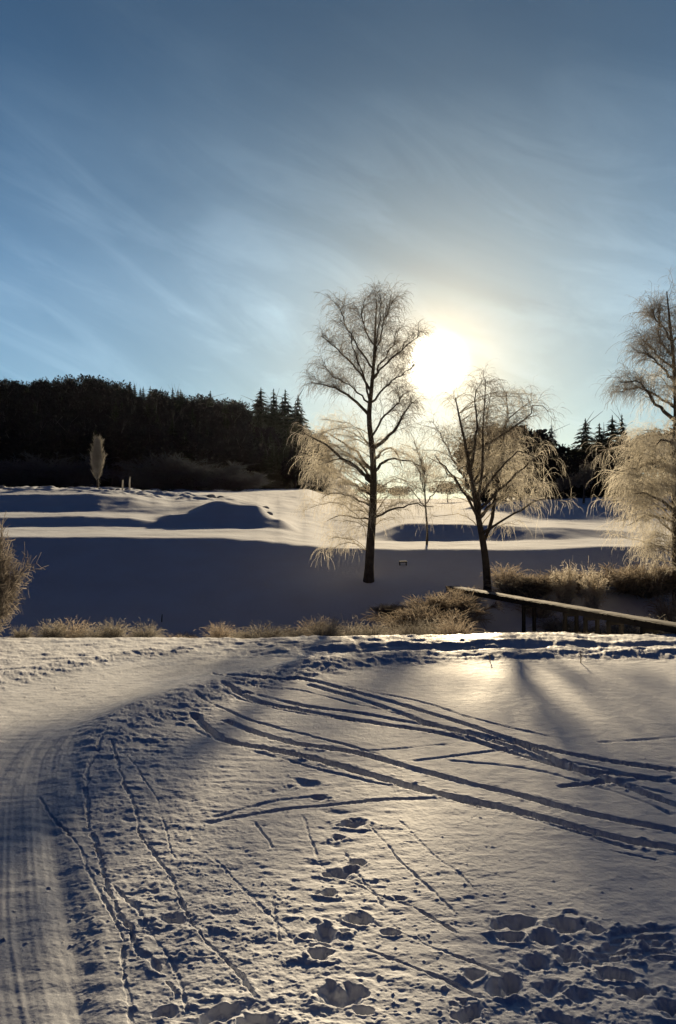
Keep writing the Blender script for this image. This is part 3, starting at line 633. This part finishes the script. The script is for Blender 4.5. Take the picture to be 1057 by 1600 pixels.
def proto(name, crown, cm, trunk, tm):
    e = empty(name); obj('crown', crown, cm, e); obj('trunk', trunk, tm, e); return e
protos = {'s': [], 'b': [], 'p': []}
used = set()
for k in range(3): protos['s'].append(('spruce_tree', spruce_mesh(50+k), m_spruce, trunk_mesh(60+k, .011, .9), m_trunkd))
for k in range(4): protos['b'].append(('woodland_tree', broad_mesh(70+k), m_dark, trunk_mesh(80+k, .014, .8), m_trunkd))
built = {}
def plant(kind, k, xx, yy, H, Wd, label, group=None, cat='tree', zoff=0.0):
    loc = (xx, yy, gz(xx, yy)-0.1+zoff); s = (H*Wd, H*Wd, H); rz = random.uniform(0, 6.28)
    if (kind, k) not in built:
        e = proto(*protos[kind][k]); built[(kind, k)] = e; e.location = loc; e.scale = s; e.rotation_euler = (0, 0, rz)
    else: e = copy_tree(built[(kind, k)], loc, rz, s)
    return tag(e, label, cat, group)
# left wood: silhouette (photograph pixel -> crown top)
silx = [-250, 0, 30, 60, 100, 140, 175, 200, 240, 270, 300, 330, 360, 395, 440, 480, 540]
sily = [600, 590, 583, 580, 580, 578, 585, 596, 600, 603, 606, 612, 614, 618, 620, 626, 655]
cnt = 0
rowsY = np.linspace(222, 334, 12)
for ri, Yr in enumerate(rowsY):
    step = 26 if ri > 0 else 22
    for px in np.arange(-110+(ri % 2)*13, 505 if ri < 9 else 480, step):
        p = px+random.uniform(-8, 8); Yt = Yr+random.uniform(-4, 4); xx = (p-CX)/F*Yt
        H = random.uniform(15, 20)*(0.9 if p > 380 else 1.0)
        top = zc(Yt, np.interp(p, silx, sily)); H = max(9, min(H, top-gz(xx, Yt)+random.uniform(-1.4, 0.3)))
        kind = 's' if (random.random() < (0.05 if p < 180 else 0.3 if p < 390 else 0.8)) else 'b'
        if kind == 's': plant('s', random.randrange(3), xx, Yt, H*1.02, random.uniform(.9, 1.25), 'dark spruce among the trees of the wood on the left hill', 'dark spruces of the left wood')
        else: plant('b', random.randrange(4), xx, Yt, H, random.uniform(.8, 1.05), 'bare dark broadleaf tree in the wood on the left hill', 'dark broadleaf trees of the left wood')
        cnt += 1
for (px, py, wd, lb) in ((408, 606, 1.5, 'broad dark spruce tip rising left of the three that end the wood'), (428, 609, 1.0, 'slim dark spruce rising between two broader ones at the wood\'s end'),
                     (446, 610, 1.3, 'dark spruce rising third from the left at the end of the wood'), (466, 618, 1.2, 'dark spruce beside the tall birch at the wood\'s right end'),
                     (329, 611, 1.2, 'pointed dark tree above the middle of the wood\'s skyline')):
    Yt = 300.; xx = (px-CX)/F*Yt; plant('s', int(px) % 3, xx, Yt, (zc(Yt, py)-gz(xx, Yt)+.5)*random.uniform(.97, 1.02), wd, lb)
# right wood
def rt(px, top, Yt, kind, k, wd, lb, grp=None):
    xx = (px-CX)/F*Yt; return plant(kind, k, xx, Yt, zc(Yt, top)-gz(xx, Yt), wd, lb, grp)
rt(915, 655, 138, 's', 1, 1.6, 'largest dark spruce in the wood on the right hill')
rt(937, 662, 142, 's', 2, 1.4, 'dark spruce just right of the largest one on the right hill')
rt(957, 650, 146, 's', 0, 1.5, 'tall ragged dark spruce near the frosted birch on the right hill')
rt(972, 648, 150, 's', 1, 1.0, 'slim dark spruce half behind the right edge birch crown')
for px, top in ((752, 680), (760, 664), (768, 672), (775, 655), (784, 668), (792, 655), (800, 662), (808, 672), (815, 660), (822, 676), (830, 684), (840, 694), (853, 702), (868, 695), (880, 697), (893, 694), (905, 698), (925, 694), (945, 694), (962, 690), (985, 680), (1005, 675), (1025, 670), (1045, 668), (1070, 665), (1095, 660), (1120, 665), (1150, 660)):
    rt(px+random.uniform(-3, 3), top+random.uniform(-4, 4), 150+random.uniform(-10, 14), 'b', random.randrange(4), 1.25, 'dark bare tree in the low wood on the right hill', 'dark trees of the right wood')
for px, top in ((755, 700), (765, 680), (775, 675), (784, 690), (792, 676), (800, 690), (808, 680), (816, 690), (824, 692), (835, 704), (846, 714), (858, 712), (870, 708), (880, 716), (888, 712), (900, 715), (915, 712), (930, 705), (950, 705), (962, 715), (975, 700), (1000, 695), (1030, 690), (1060, 690), (1100, 690), (1140, 690)):
    rt(px, top+random.uniform(-4, 4), 134+random.uniform(-4, 4), 'b', random.randrange(4), 1.35, 'dark bare tree in the low wood on the right hill', 'dark trees of the right wood')
protos['p'].append(('spruce_tree', spruce_mesh(95), m_pale, trunk_mesh(96, .011, .9), m_trunkd))
rt(862, 664, 170, 'p', 0, 1.2, 'pale frosted spruce standing left of the dark right wood')

# frosted shrubs and lone trees in the distance
m_dim = mat('shrub_twigs', (0.10, 0.11, 0.13), 0.85, 0.2, 0.15, noise=(.5, (0.06, 0.07, 0.085)))
def shrub_mesh(seed, n=1400, m3=5, l3=.22, r=.004, up=.55, fl=1.0):
    """unit shrub: radius ~.5, height ~1; stems fan from the base, twigs on them"""
    rg = np.random.default_rng(seed); g = Geo()
    s0 = 46; az = rg.uniform(0, 2*np.pi, s0); sp = rg.uniform(.05, fl, s0)
    d = np.stack([np.cos(az)*sp, np.sin(az)*sp, np.full(s0, 1.0)], 1)
    P0 = growm(np.stack([np.cos(az)*.06, np.sin(az)*.06, np.full(s0, -.03)], 1), d, rg.uniform(.5, .98, s0), 8, (0.06, -.06), .08, rg)
    g.tub(P0, np.linspace(2.4, .8, 8)[None]*np.full((s0, 1), r), 3)
    p, tn, t, _ = along(P0, n//s0, .12, 1., rg); P1 = growm(p, unit(tn+unit(rg.normal(0, 1, p.shape))*.8), .26*rg.uniform(.4, 1.2, len(t)), 5, (.05, -.05), .12, rg)
    g.tub(P1, np.linspace(1.2, .7, 5)[None]*np.full((len(P1), 1), r), 3)
    p, tn, t, _ = along(P1, m3, .1, 1., rg); P2 = growm(p, unit(tn+unit(rg.normal(0, 1, p.shape))*.9), l3*rg.uniform(.2, .8, len(t)), 3, (.0, -.1), .1, rg)
    g.rib(P2, np.full((len(P2), 3), r*.9), rg)
    return g
shA = shrub_mesh(201).mesh('shrub_far'); shB = shrub_mesh(202, fl=1.3).mesh('shrub_far')
shA.materials.append(m_dim); shB.materials.append(m_dim)
for px, top, base, wpx, me, lb in ((85, 712, 775, 150, shB, 'rounded grey frosted thicket left of the pale columnar tree'), (15, 722, 770, 100, shA, 'grey thicket at the far left foot of the wood'),
        (262, 712, 775, 110, shA, 'grey frosted thicket just right of the columnar tree below the wood'), (318, 722, 782, 130, shB, 'broad dim thicket behind the snow mound'), (370, 738, 790, 90, shB, 'low thicket right of the mound at the foot of the wood'),
        (225, 735, 770, 60, shA, 'small dim thicket between the columnar tree and the broad one')):
    Yt = 150.+random.uniform(-8, 8); xx = (px-CX)/F*Yt; H = zc(Yt, top)-gz(xx, Yt); wd = wpx/F*Yt
    o = obj('thicket', me, None, None, (xx, Yt, gz(xx, Yt))); o.scale = (wd*.9, wd*.6, H); tag(o, lb, 'shrub')
shC = shB.copy(); shC.materials.clear(); shC.materials.append(m_dark)
for i, px in enumerate((762, 786, 810, 834, 852, 872, 893, 914, 935, 958, 982, 1008, 1036, 1064)):
    Yt = 130.+random.uniform(-2, 3); xx = (px-CX)/F*Yt; zb = gz(xx, Yt); o = obj('thicket', shC, None, None, (xx, Yt, zb)); o.scale = (4.2, 3.0, random.uniform(3.2, 5)); o.rotation_euler = (0, 0, i*1.3)
    tag(o, 'dark undergrowth bush along the foot of the right wood', 'shrub', 'undergrowth along the right wood')
# pale columnar tree on the crest
def columnar():
    rg = np.random.default_rng(5); xx, yy = (153-CX)/F*57, 57.; zb = gz(xx, yy); H = zc(57, 678)-zb
    e = tag(empty('columnar_tree', (xx, yy, zb)), 'pale narrow egg-shaped tree alone on the snowy crest before the dark wood', 'tree')
    g = Geo(); g.tub(np.array([[[0, 0, -.1], [.02, 0, .5*H], [0, 0, .9*H]]]), np.array([[.10, .06, .02]]), 7); obj('trunk', g.mesh('trunk'), m_bark, e)
    g = Geo(); n = 260; t = rg.uniform(.12, .8, n); az = rg.uniform(0, 6.28, n)
    P = [];
    d = np.stack([np.cos(az)*.45, np.sin(az)*.45, np.ones(n)], 1); S = np.stack([0*t, 0*t, t*H], 1)
    Pm = growm(S, d, (H*.36)*(1.05-t)*1.3*rg.uniform(.6, 1.05, n), 8, (.10, .18), .07, rg)
    g.tub(Pm, np.linspace(.022, .009, 8)[None]*np.ones((n, 1)), 3)
    p, tn, t2, _ = along(Pm, 9, .1, 1, rg); P2 = growm(p, unit(tn+unit(rg.normal(0, 1, p.shape))*.6), .5*rg.uniform(.3, 1.1, len(t2)), 4, (.15, .2), .08, rg)
    g.tub(P2, np.full((len(P2), 4), .010), 3); obj('crown', g.mesh('crown'), m_hoar, e)
columnar()
# small round trees on the right slope
def round_tree(px, base, top, Yt, wd, lb, mm):
    xx = (px-CX)/F*Yt; zb = gz(xx, Yt); H = zc(Yt, top)-zb
    e = tag(empty('round_tree', (xx, Yt, zb)), lb, 'tree')
    g = Geo(); g.tub(np.array([[[0, 0, -.2], [.1, 0, .25*H], [.0, 0, .6*H]]]), np.array([[.28, .22, .1]])*H/9, 6); obj('trunk', g.mesh('trunk'), m_bark, e)
    me = broad_mesh(int(px), 2600, .46, .30); o = obj('crown', me, mm, e); o.scale = (H*wd, H*wd, H)
m_rt = mat('slope_tree_twigs', (0.12, 0.11, 0.10), 0.9, 0.1, 0.2, noise=(.6, (0.20, 0.19, 0.17)))
round_tree(912, 802, 722, 98, .95, 'small round grey tree with visible trunk on the right snow slope', m_rt)
round_tree(960, 800, 715, 100, .9, 'dark small tree on the slope beside the frosted right birch', m_dark)
round_tree(880, 790, 740, 118, .9, 'little grey tree at the left foot of the right wood', m_rt)
# pale trees far behind the birches
for i, (px, top, wd) in enumerate(((500, 742, 1.2), (540, 748, 1.3), (585, 752, 1.3), (625, 756, 1.2), (700, 752, 1.3), (745, 745, 1.2), (790, 735, 1.2), (820, 722, 1.1))):
    Yt = 260+12*(i % 3); xx = (px-CX)/F*Yt
    plant('b', i % 4, xx, Yt, zc(Yt, top)-gz(xx, Yt), 1.9*wd, 'low distant dark tree seen through the birch twigs', 'low trees far behind the birches')

# ------------------------------------------------------------------ shrubs, reeds and tussocks by the trail
m_reed = mat('frosted_reed', (0.17, 0.145, 0.115), 0.75, 0.2, 0.45, noise=(4, (0.38, 0.36, 0.32)))
m_reed2 = mat('brown_stems', (0.24, 0.19, 0.14), 0.8, 0.2, 0.45, noise=(4, (0.48, 0.42, 0.35)))
def tussock(seed, n=420, lean=.5):
    rg = np.random.default_rng(seed); az = rg.uniform(0, 6.28, n); r = rg.random(n)**.7*.30
    S = np.stack([np.cos(az)*r, np.sin(az)*r, np.full(n, -.06)], 1); d = np.stack([np.cos(az)*lean*rg.random(n), np.sin(az)*lean*rg.random(n), np.ones(n)], 1)
    P = growm(S, d, rg.uniform(.35, 1.05, n), 7, (-.02, -.42), .10, rg); P[..., 2] = np.maximum(P[..., 2], -.04)
    g = Geo(); g.rib(P, np.linspace(.0075, .0035, 7)[None]*np.ones((n, 1)), rg)
    p, tn, t, _ = along(P, 4, .4, 1, rg); P2 = growm(p, unit(tn+unit(rg.normal(0, 1, p.shape))*.7), rg.uniform(.03, .13, len(t)), 3, (0, -.3), .1, rg)
    g.rib(P2, np.full((len(P2), 3), .005), rg); return g.mesh('tussock')
tus = [tussock(300), tussock(301, 460, .9), tussock(302, 300, .4)]
for m_ in tus[:2]: m_.materials.append(m_reed)
tus[2].materials.append(m_reed2)
def put(name, me, px, py, Yt, H, wd, lb, cat, grp=None, rz=None):
    xx = (px-CX)/F*Yt; zb = gz(xx, Yt); o = obj(name, me, None, None, (xx, Yt, zb)); o.scale = (wd, wd, H); o.rotation_euler = (0, 0, random.uniform(0, 6) if rz is None else rz)
    return tag(o, lb, cat, grp)
T = [  # px, Y, height, width scale, mesh, label
 (35, 12.0, .38, .75, 0, 'frosted grass tuft at the foot of the left edge shrub'),
 (82, 12.3, .50, 1.0, 0, 'dry grass tussock first right of the left edge shrub'),
 (112, 12.8, .48, 1.1, 2, 'dark brown grass tussock in the left clump by the trail'),
 (148, 12.4, .48, 1.1, 1, 'frosted tussock in the middle of the left clump'),
 (178, 12.2, .46, .9, 0, 'pale tussock at the right end of the left clump'),
 (228, 11.9, .36, .85, 1, 'small low frosted tussock standing alone on the snow edge'),
 (212, 13.2, .30, .7, 2, 'little dark tuft behind the lone small tussock'),
 (343, 12.2, .34, 1.0, 2, 'low dark grass tuft at the left end of the middle reeds'),
 (372, 12.9, .32, .8, 0, 'thin frosted tuft second in the middle reeds'),
 (412, 12.1, .42, 1.2, 1, 'wide bleached tussock at the front left of the middle reeds'),
 (455, 12.6, .48, 1.2, 0, 'pale arching tussock in the middle reeds left of the trunk shadow'),
 (492, 13.4, .50, 1.0, 2, 'dark tussock behind the pale ones left of the tall birch'),
 (508, 12.2, .42, 1.0, 0, 'frosted tussock nearest the trail below the tall birch, left side'),
 (545, 12.8, .46, 1.0, 1, 'tussock directly below the tall birch trunk'),
 (582, 12.2, .42, 1.1, 0, 'bright frosted tussock right below the tall birch'),
 (612, 13.0, .52, 1.2, 1, 'bushy pale tussock below the dark shrub, left side'),
 (645, 12.2, .42, 1.1, 1, 'snow-dusted tussock at the trail edge below the dark shrub'),
 (678, 13.0, .52, 1.2, 0, 'pale tussock under the left end of the footbridge'),
 (712, 12.3, .44, 1.1, 2, 'brown grass clump in front of the footbridge shadow'),
 (742, 12.0, .20, 1.2, 0, 'frosted clump at the trail edge before the bridge posts'),
 (775, 11.6, .12, 1.0, 1, 'low pale clump just left of the first bridge post'),
 (822, 11.5, .13, .8, 0, 'short frosted tuft between the bridge posts'),
 (865, 11.5, .12, .8, 2, 'short dark tuft before the middle bridge posts'),
 (925, 11.4, .12, .8, 0, 'short pale tuft before the last bridge posts'),
 (985, 11.4, .12, .9, 1, 'low frosted tuft below the right end of the bridge'),
 (810, 18.2, .72, 1.4, 0, 'frosted reed clump behind the bridge beside the birch trunk'),
 (842, 17.2, .50, 1.2, 2, 'dark reed clump behind the middle of the bridge'),
 (872, 16.4, .48, 1.2, 1, 'pale reed clump rising over the bridge rail line'),
 (905, 15.9, .45, 1.1, 0, 'yellowish reed clump behind the bridge right of its centre'),
 (940, 15.6, .45, 1.2, 1, 'arching reed clump behind the bridge toward the right birch'),
 (975, 15.3, .50, 1.2, 0, 'tall pale reed clump left of the right edge reeds'),
 (1010, 14.9, .5, 1.2, 1, 'reed clump beside the right end of the bridge'),
 (1045, 14.4, .5, 1.2, 0, 'reed clump at the right edge above the bridge end'),
 (1048, 16.9, .6, 1.3, 2, 'brown reed clump at the right edge under the birch'),
 (725, 17.6, .5, 1.3, 2, 'dark grass by the far end of the footbridge'),
 (790, 19.0, .6, 1.3, 2, 'dark grass at the foot of the forked birch'),
]
for px, Yt, H, wd, k, lb in T: put('grass_tussock', tus[k], px, 0, Yt, H*random.uniform(.75, 1.3)*(.95 if Yt < 14.2 and H > .25 else 1), wd*(.5 if Yt < 14.2 else .75)*random.uniform(.7, 1.15), lb, 'grass tussock', 'frosted grass tussocks along the ditch')
m_brush = mat('brown_shrub', (0.20, 0.16, 0.125), 0.8, 0.2, 0.45, noise=(2.5, (0.36, 0.31, 0.25)))
m_brush2 = mat('frosted_shrub', (0.50, 0.44, 0.36), 0.8, 0.2, 0.5, noise=(2.5, (0.70, 0.66, 0.58)))
sh1 = shrub_mesh(210, 3200, 8, .22, .0028, fl=1.0).mesh('shrub'); sh1.materials.append(mat('grey_shrub', (0.15, 0.13, 0.115), 0.8, 0.1, 0.4, noise=(2.5, (0.28, 0.25, 0.22))))
sh2 = shrub_mesh(211, 1500, 6, .30, .0040, fl=1.1).mesh('shrub'); sh2.materials.append(m_brush)
sh3 = shrub_mesh(212, 700, 5, .22, .0045, fl=.9).mesh('shrub'); sh3.materials.append(m_brush2)
put('shrub', sh1, -30, 0, 11.9, 1.85, .95, 'dense brown frosted shrub cut by the left edge beside the trail', 'shrub')
put('shrub', sh2, 664, 0, 15.0, .72, 1.35, 'dark twiggy shrub beside the left end of the footbridge', 'shrub')
put('shrub', sh2, 700, 0, 16.6, .8, 1.3, 'low dark shrub touching the far end of the footbridge', 'shrub')
put('shrub', sh3, 884, 0, 17.6, 1.05, .55, 'pale frosted sapling bush behind the bridge, left of the pair', 'shrub')
put('shrub', sh3, 926, 0, 17.2, 1.15, .5, 'pointed frosted sapling bush behind the bridge, right of the pair', 'shrub')
put('shrub', sh2, 828, 0, 18.3, .6, 1.1, 'dark low bush between the forked birch and the pale saplings', 'shrub')
put('shrub', sh2, 905, 0, 18.6, .55, 1.4, 'dark bush on the bank behind the pair of pale saplings', 'shrub')
put('shrub', sh2, 1010, 0, 18.3, .85, 1.7, 'wide brown bush under the right edge birch', 'shrub')
put('shrub', sh2, 612, 0, 17.2, .30, .7, 'tiny dark bush on the shaded bank near the tall birch', 'shrub')
for i, (px, Yt, H, wd) in enumerate(((243, 14.6, .16, .3), (275, 14.2, .2, .35), (290, 15.2, .22, .4), (300, 14.4, .15, .3), (330, 14.8, .16, .3), (352, 14.3, .18, .35), (46, 14.6, .2, .3), (118, 15.0, .2, .3), (470, 15.5, .3, .5), (515, 15.2, .3, .6), (262, 13.6, .16, .3))):
    put('weed_tuft', tus[2], px, 0, Yt, H, wd, 'little dark weed poking through the snow at the foot of the shaded bank', 'weed', 'weeds at the foot of the shaded bank')

# ------------------------------------------------------------------ footbridge
m_wood = mat('weathered_wood', (0.05, 0.042, 0.035), 0.85, 0.1, noise=(5, (0.03, 0.026, 0.022)), bump=(12, .5, .01))
def box(g, c, e, ax=None):
    """box centre c, half sizes e, axes ax (3x3 rows)"""
    ax = np.eye(3) if ax is None else ax
    s = np.array([(i, j, k) for i in (-1, 1) for j in (-1, 1) for k in (-1, 1)], float)*np.array(e)
    v = s@ax+np.array(c); q = np.array([[0, 1, 3, 2], [4, 6, 7, 5], [0, 4, 5, 1], [2, 3, 7, 6], [0, 2, 6, 4], [1, 5, 7, 3]]); g.add(v, q)
def footbridge():
    dz = 0.20
    a = np.array(W(1075, 979, dz)); b = np.array(W(706, 916, dz)); d = b-a; Ln = np.hypot(*d); d /= Ln
    a = a-d*0.6; Ln += .6
    ax = np.array([[d[0], d[1], 0], [-d[1], d[0], 0], [0, 0, 1.]])      # along, left, up
    e = tag(empty('footbridge', (a[0], a[1], dz)), 'low dark wooden footbridge with snowy deck on stub posts across the reedy ditch', 'footbridge')
    def P(s, l, z): return ax[0]*s+ax[1]*l+np.array([0, 0, z])
    WD = .17
    g = Geo(); rg = np.random.default_rng(3); s = 0.
    while s < Ln:
        wdt = .12; box(g, P(s+wdt/2, rg.normal(0, .006), -.02+rg.normal(0, .002)), (wdt/2-.006, WD, .018), ax); s += wdt
    me = g.mesh('deck', False); obj('deck', me, m_wood, e)
    for sd_ in (-1, 1):
        g = Geo(); box(g, P(Ln/2, sd_*(WD-.05), -.076), (Ln/2, .03, .034), ax); obj('beam', g.mesh('beam', False), m_wood, e)
    # snow lying on the planks: thin uneven sheet
    n1_, n2_ = 140, 9; S_, L_ = np.meshgrid(np.linspace(.02, Ln-.02, n1_), np.linspace(-WD+.03, WD-.03, n2_), indexing='ij')
    hgt = 0.012+0.012*fbm(S_*3, L_*5, 3); hgt[:, 0] = hgt[:, -1] = .0; hgt[0] = hgt[-1] = 0
    L2 = L_+0.03*vnoise(S_*4, L_*0+3)*np.sign(L_); vt = (ax[0][None, None]*S_[..., None]+ax[1][None, None]*L2[..., None]+np.array([0, 0, 1.])*(hgt+.001)[..., None]).reshape(-1, 3)
    ii = np.arange(n1_*n2_).reshape(n1_, n2_); q = np.stack([ii[:-1, :-1], ii[1:, :-1], ii[1:, 1:], ii[:-1, 1:]], -1).reshape(-1, 4)
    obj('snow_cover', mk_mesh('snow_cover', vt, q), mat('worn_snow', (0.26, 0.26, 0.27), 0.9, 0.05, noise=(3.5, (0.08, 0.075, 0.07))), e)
    for px in (815, 880, 912, 948, 1000):
        # post under the near edge where the photograph shows it
        best = min(np.linspace(.3, Ln-.3, 300), key=lambda s: abs(((a+d*s+ax[1][:2]*WD)[0])/((a+d*s+ax[1][:2]*WD)[1])*F+CX-px))
        for sd_ in (1, -1):
            p = P(best, sd_*(WD-.05), 0); gx = a+p[:2]; zb = gz(*gx)-dz-.15
            g = Geo(); box(g, P(best, sd_*(WD-.05), (zb-.05)/2), (.028, .028, abs(zb+.05)/2), ax); obj('post', g.mesh('post', False), m_wood, e)
        g = Geo(); box(g, P(best, 0, -.15), (.035, WD-.02, .03), ax); obj('crossbeam', g.mesh('crossbeam', False), m_wood, e)
footbridge()

# small things on the snow
def twig_thing(px, py, hpx, lb, z=0., lean=(0, 0)):
    xx, yy = W(px, py, z); H = hpx/F*yy; g = Geo(); rg = np.random.default_rng(px)
    P0 = np.array([[[0, 0, -.05], [lean[0]*.5*H, 0, .5*H], [lean[0]*H, 0, H]]]); g.tub(P0, np.array([[.008, .006, .003]]), 5)
    p, tn, t, _ = along(P0, 5, .4, 1., rg); g.tub(growm(p, unit(tn+unit(rg.normal(0, 1, p.shape))), np.full(5, H*.4), 4, (0, 0), .1, rg), np.full((5, 4), .003), 4)
    tag(obj('twig', g.mesh('twig'), m_reed2, None, (xx, yy, z)), lb, 'twig')
twig_thing(766, 1034, 11, 'short dark twig stuck in the bright snow near the shaded trail ridge, left one')
twig_thing(908, 1036, 15, 'thin twig standing upright in the snow by the trail ridge, right one')
def stump():
    Yt = 20.6; xx = (630-CX)/F*Yt; zb = gz(xx, Yt)
    e = tag(empty('low_stool', (xx, Yt, zb)), 'tiny dark plank stool on the shaded bank right of the tall birch trunk', 'stool')
    g = Geo(); box(g, (0, 0, .09), (.11, .05, .022)); obj('seat', g.mesh('seat', False), m_bark, e)
    for s in (-1, 1):
        g = Geo(); box(g, (s*.09, 0, .01), (.015, .045, .058)); obj('leg', g.mesh('leg', False), m_bark, e)
stump()
def stake(px, base, top, Yt, lb):
    xx = (px-CX)/F*Yt; zb = gz(xx, Yt); H = zc(Yt, top)-zc(Yt, base); g = Geo()
    g.tub(np.array([[[0, 0, -.1], [.004, 0, H*.5], [.012, 0, H]]]), np.array([[.014, .013, .011]]), 6)
    tag(obj('stake', g.mesh('stake'), m_wood, None, (xx, Yt, zb)), lb, 'stake')
stake(253, 946, 934, 16.9, 'short dark stake standing alone on the shaded blue bank')
# boulders and stones on the far crest
m_rock = mat('snowy_stone', (0.22, 0.20, 0.18), .9, .2, noise=(3, (0.60, 0.61, 0.63)))
def rock(seed):
    rg = np.random.default_rng(seed); n = 10; a, b = np.meshgrid(np.linspace(0, np.pi, n), np.linspace(0, 2*np.pi, 15)[:-1], indexing='ij')
    v = np.stack([np.sin(a)*np.cos(b), np.sin(a)*np.sin(b), np.cos(a)*.6], -1); r = 1+.35*fbm(v[..., 0]*2+seed, v[..., 1]*2+v[..., 2]*3, 3); v = (v*r[..., None]).reshape(-1, 3)
    ii = np.arange(n*14).reshape(n, 14); q = np.stack([ii[:-1], np.roll(ii[:-1], -1, 1), np.roll(ii[1:], -1, 1), ii[1:]], -1).reshape(-1, 4)
    me = mk_mesh('stone', v, q); me.materials.append(m_rock); return me
rk = [rock(1), rock(2)]
for i, (px, Yt, s) in enumerate([(random.uniform(-20, 250), random.uniform(50, 58), random.uniform(.10, .26)) for _ in range(24)]+[(330, 55, .35), (345, 55, .25), (415, 50, .22), (392, 36, .2), (420, 40, .2)]):
    o = put('stone', rk[i % 2], px, 0, Yt, s, s*1.2, 'small snow-dusted stone on the far sunlit crest', 'stone', 'stones along the far sunlit crest')
for px, H, lb in ((192, .75, 'short pale post on the far crest, left of two'), (203, 1.0, 'slightly taller pale post on the far crest, right of two')):
    Yt = 56.; xx = (px-CX)/F*Yt; g = Geo(); g.tub(np.array([[[0, 0, -.2], [0, 0, H*.6], [0.03, 0, H]]]), np.array([[.06, .06, .045]]), 8)
    tag(obj('post', g.mesh('post'), m_hoar, None, (xx, Yt, gz(xx, Yt))), lb, 'post')
print('trees in wood', cnt)

# ------------------------------------------------------------------ thin frosty air
def haze(dens, an):
    bm = np.array([(i, j, k) for i in (-2700, 2700) for j in (-2700, 2700) for k in (-3.0, 112.0)], float)
    q = np.array([[0, 1, 3, 2], [4, 6, 7, 5], [0, 4, 5, 1], [2, 3, 7, 6], [0, 2, 6, 4], [1, 5, 7, 3]])
    m = bpy.data.materials.new('frosty_air'); m.use_nodes = True; t = m.node_tree; t.nodes.clear()
    v = t.nodes.new('ShaderNodeVolumePrincipled'); o = t.nodes.new('ShaderNodeOutputMaterial')
    v.inputs['Color'].default_value = (0.92, 0.94, 1.0, 1); v.inputs['Density'].default_value = dens; v.inputs['Anisotropy'].default_value = an
    t.links.new(v.outputs[0], o.inputs['Volume']); tag(obj('haze', mk_mesh('haze', bm, q, False), m), kind='stuff')
haze(0.000008, 0.75)
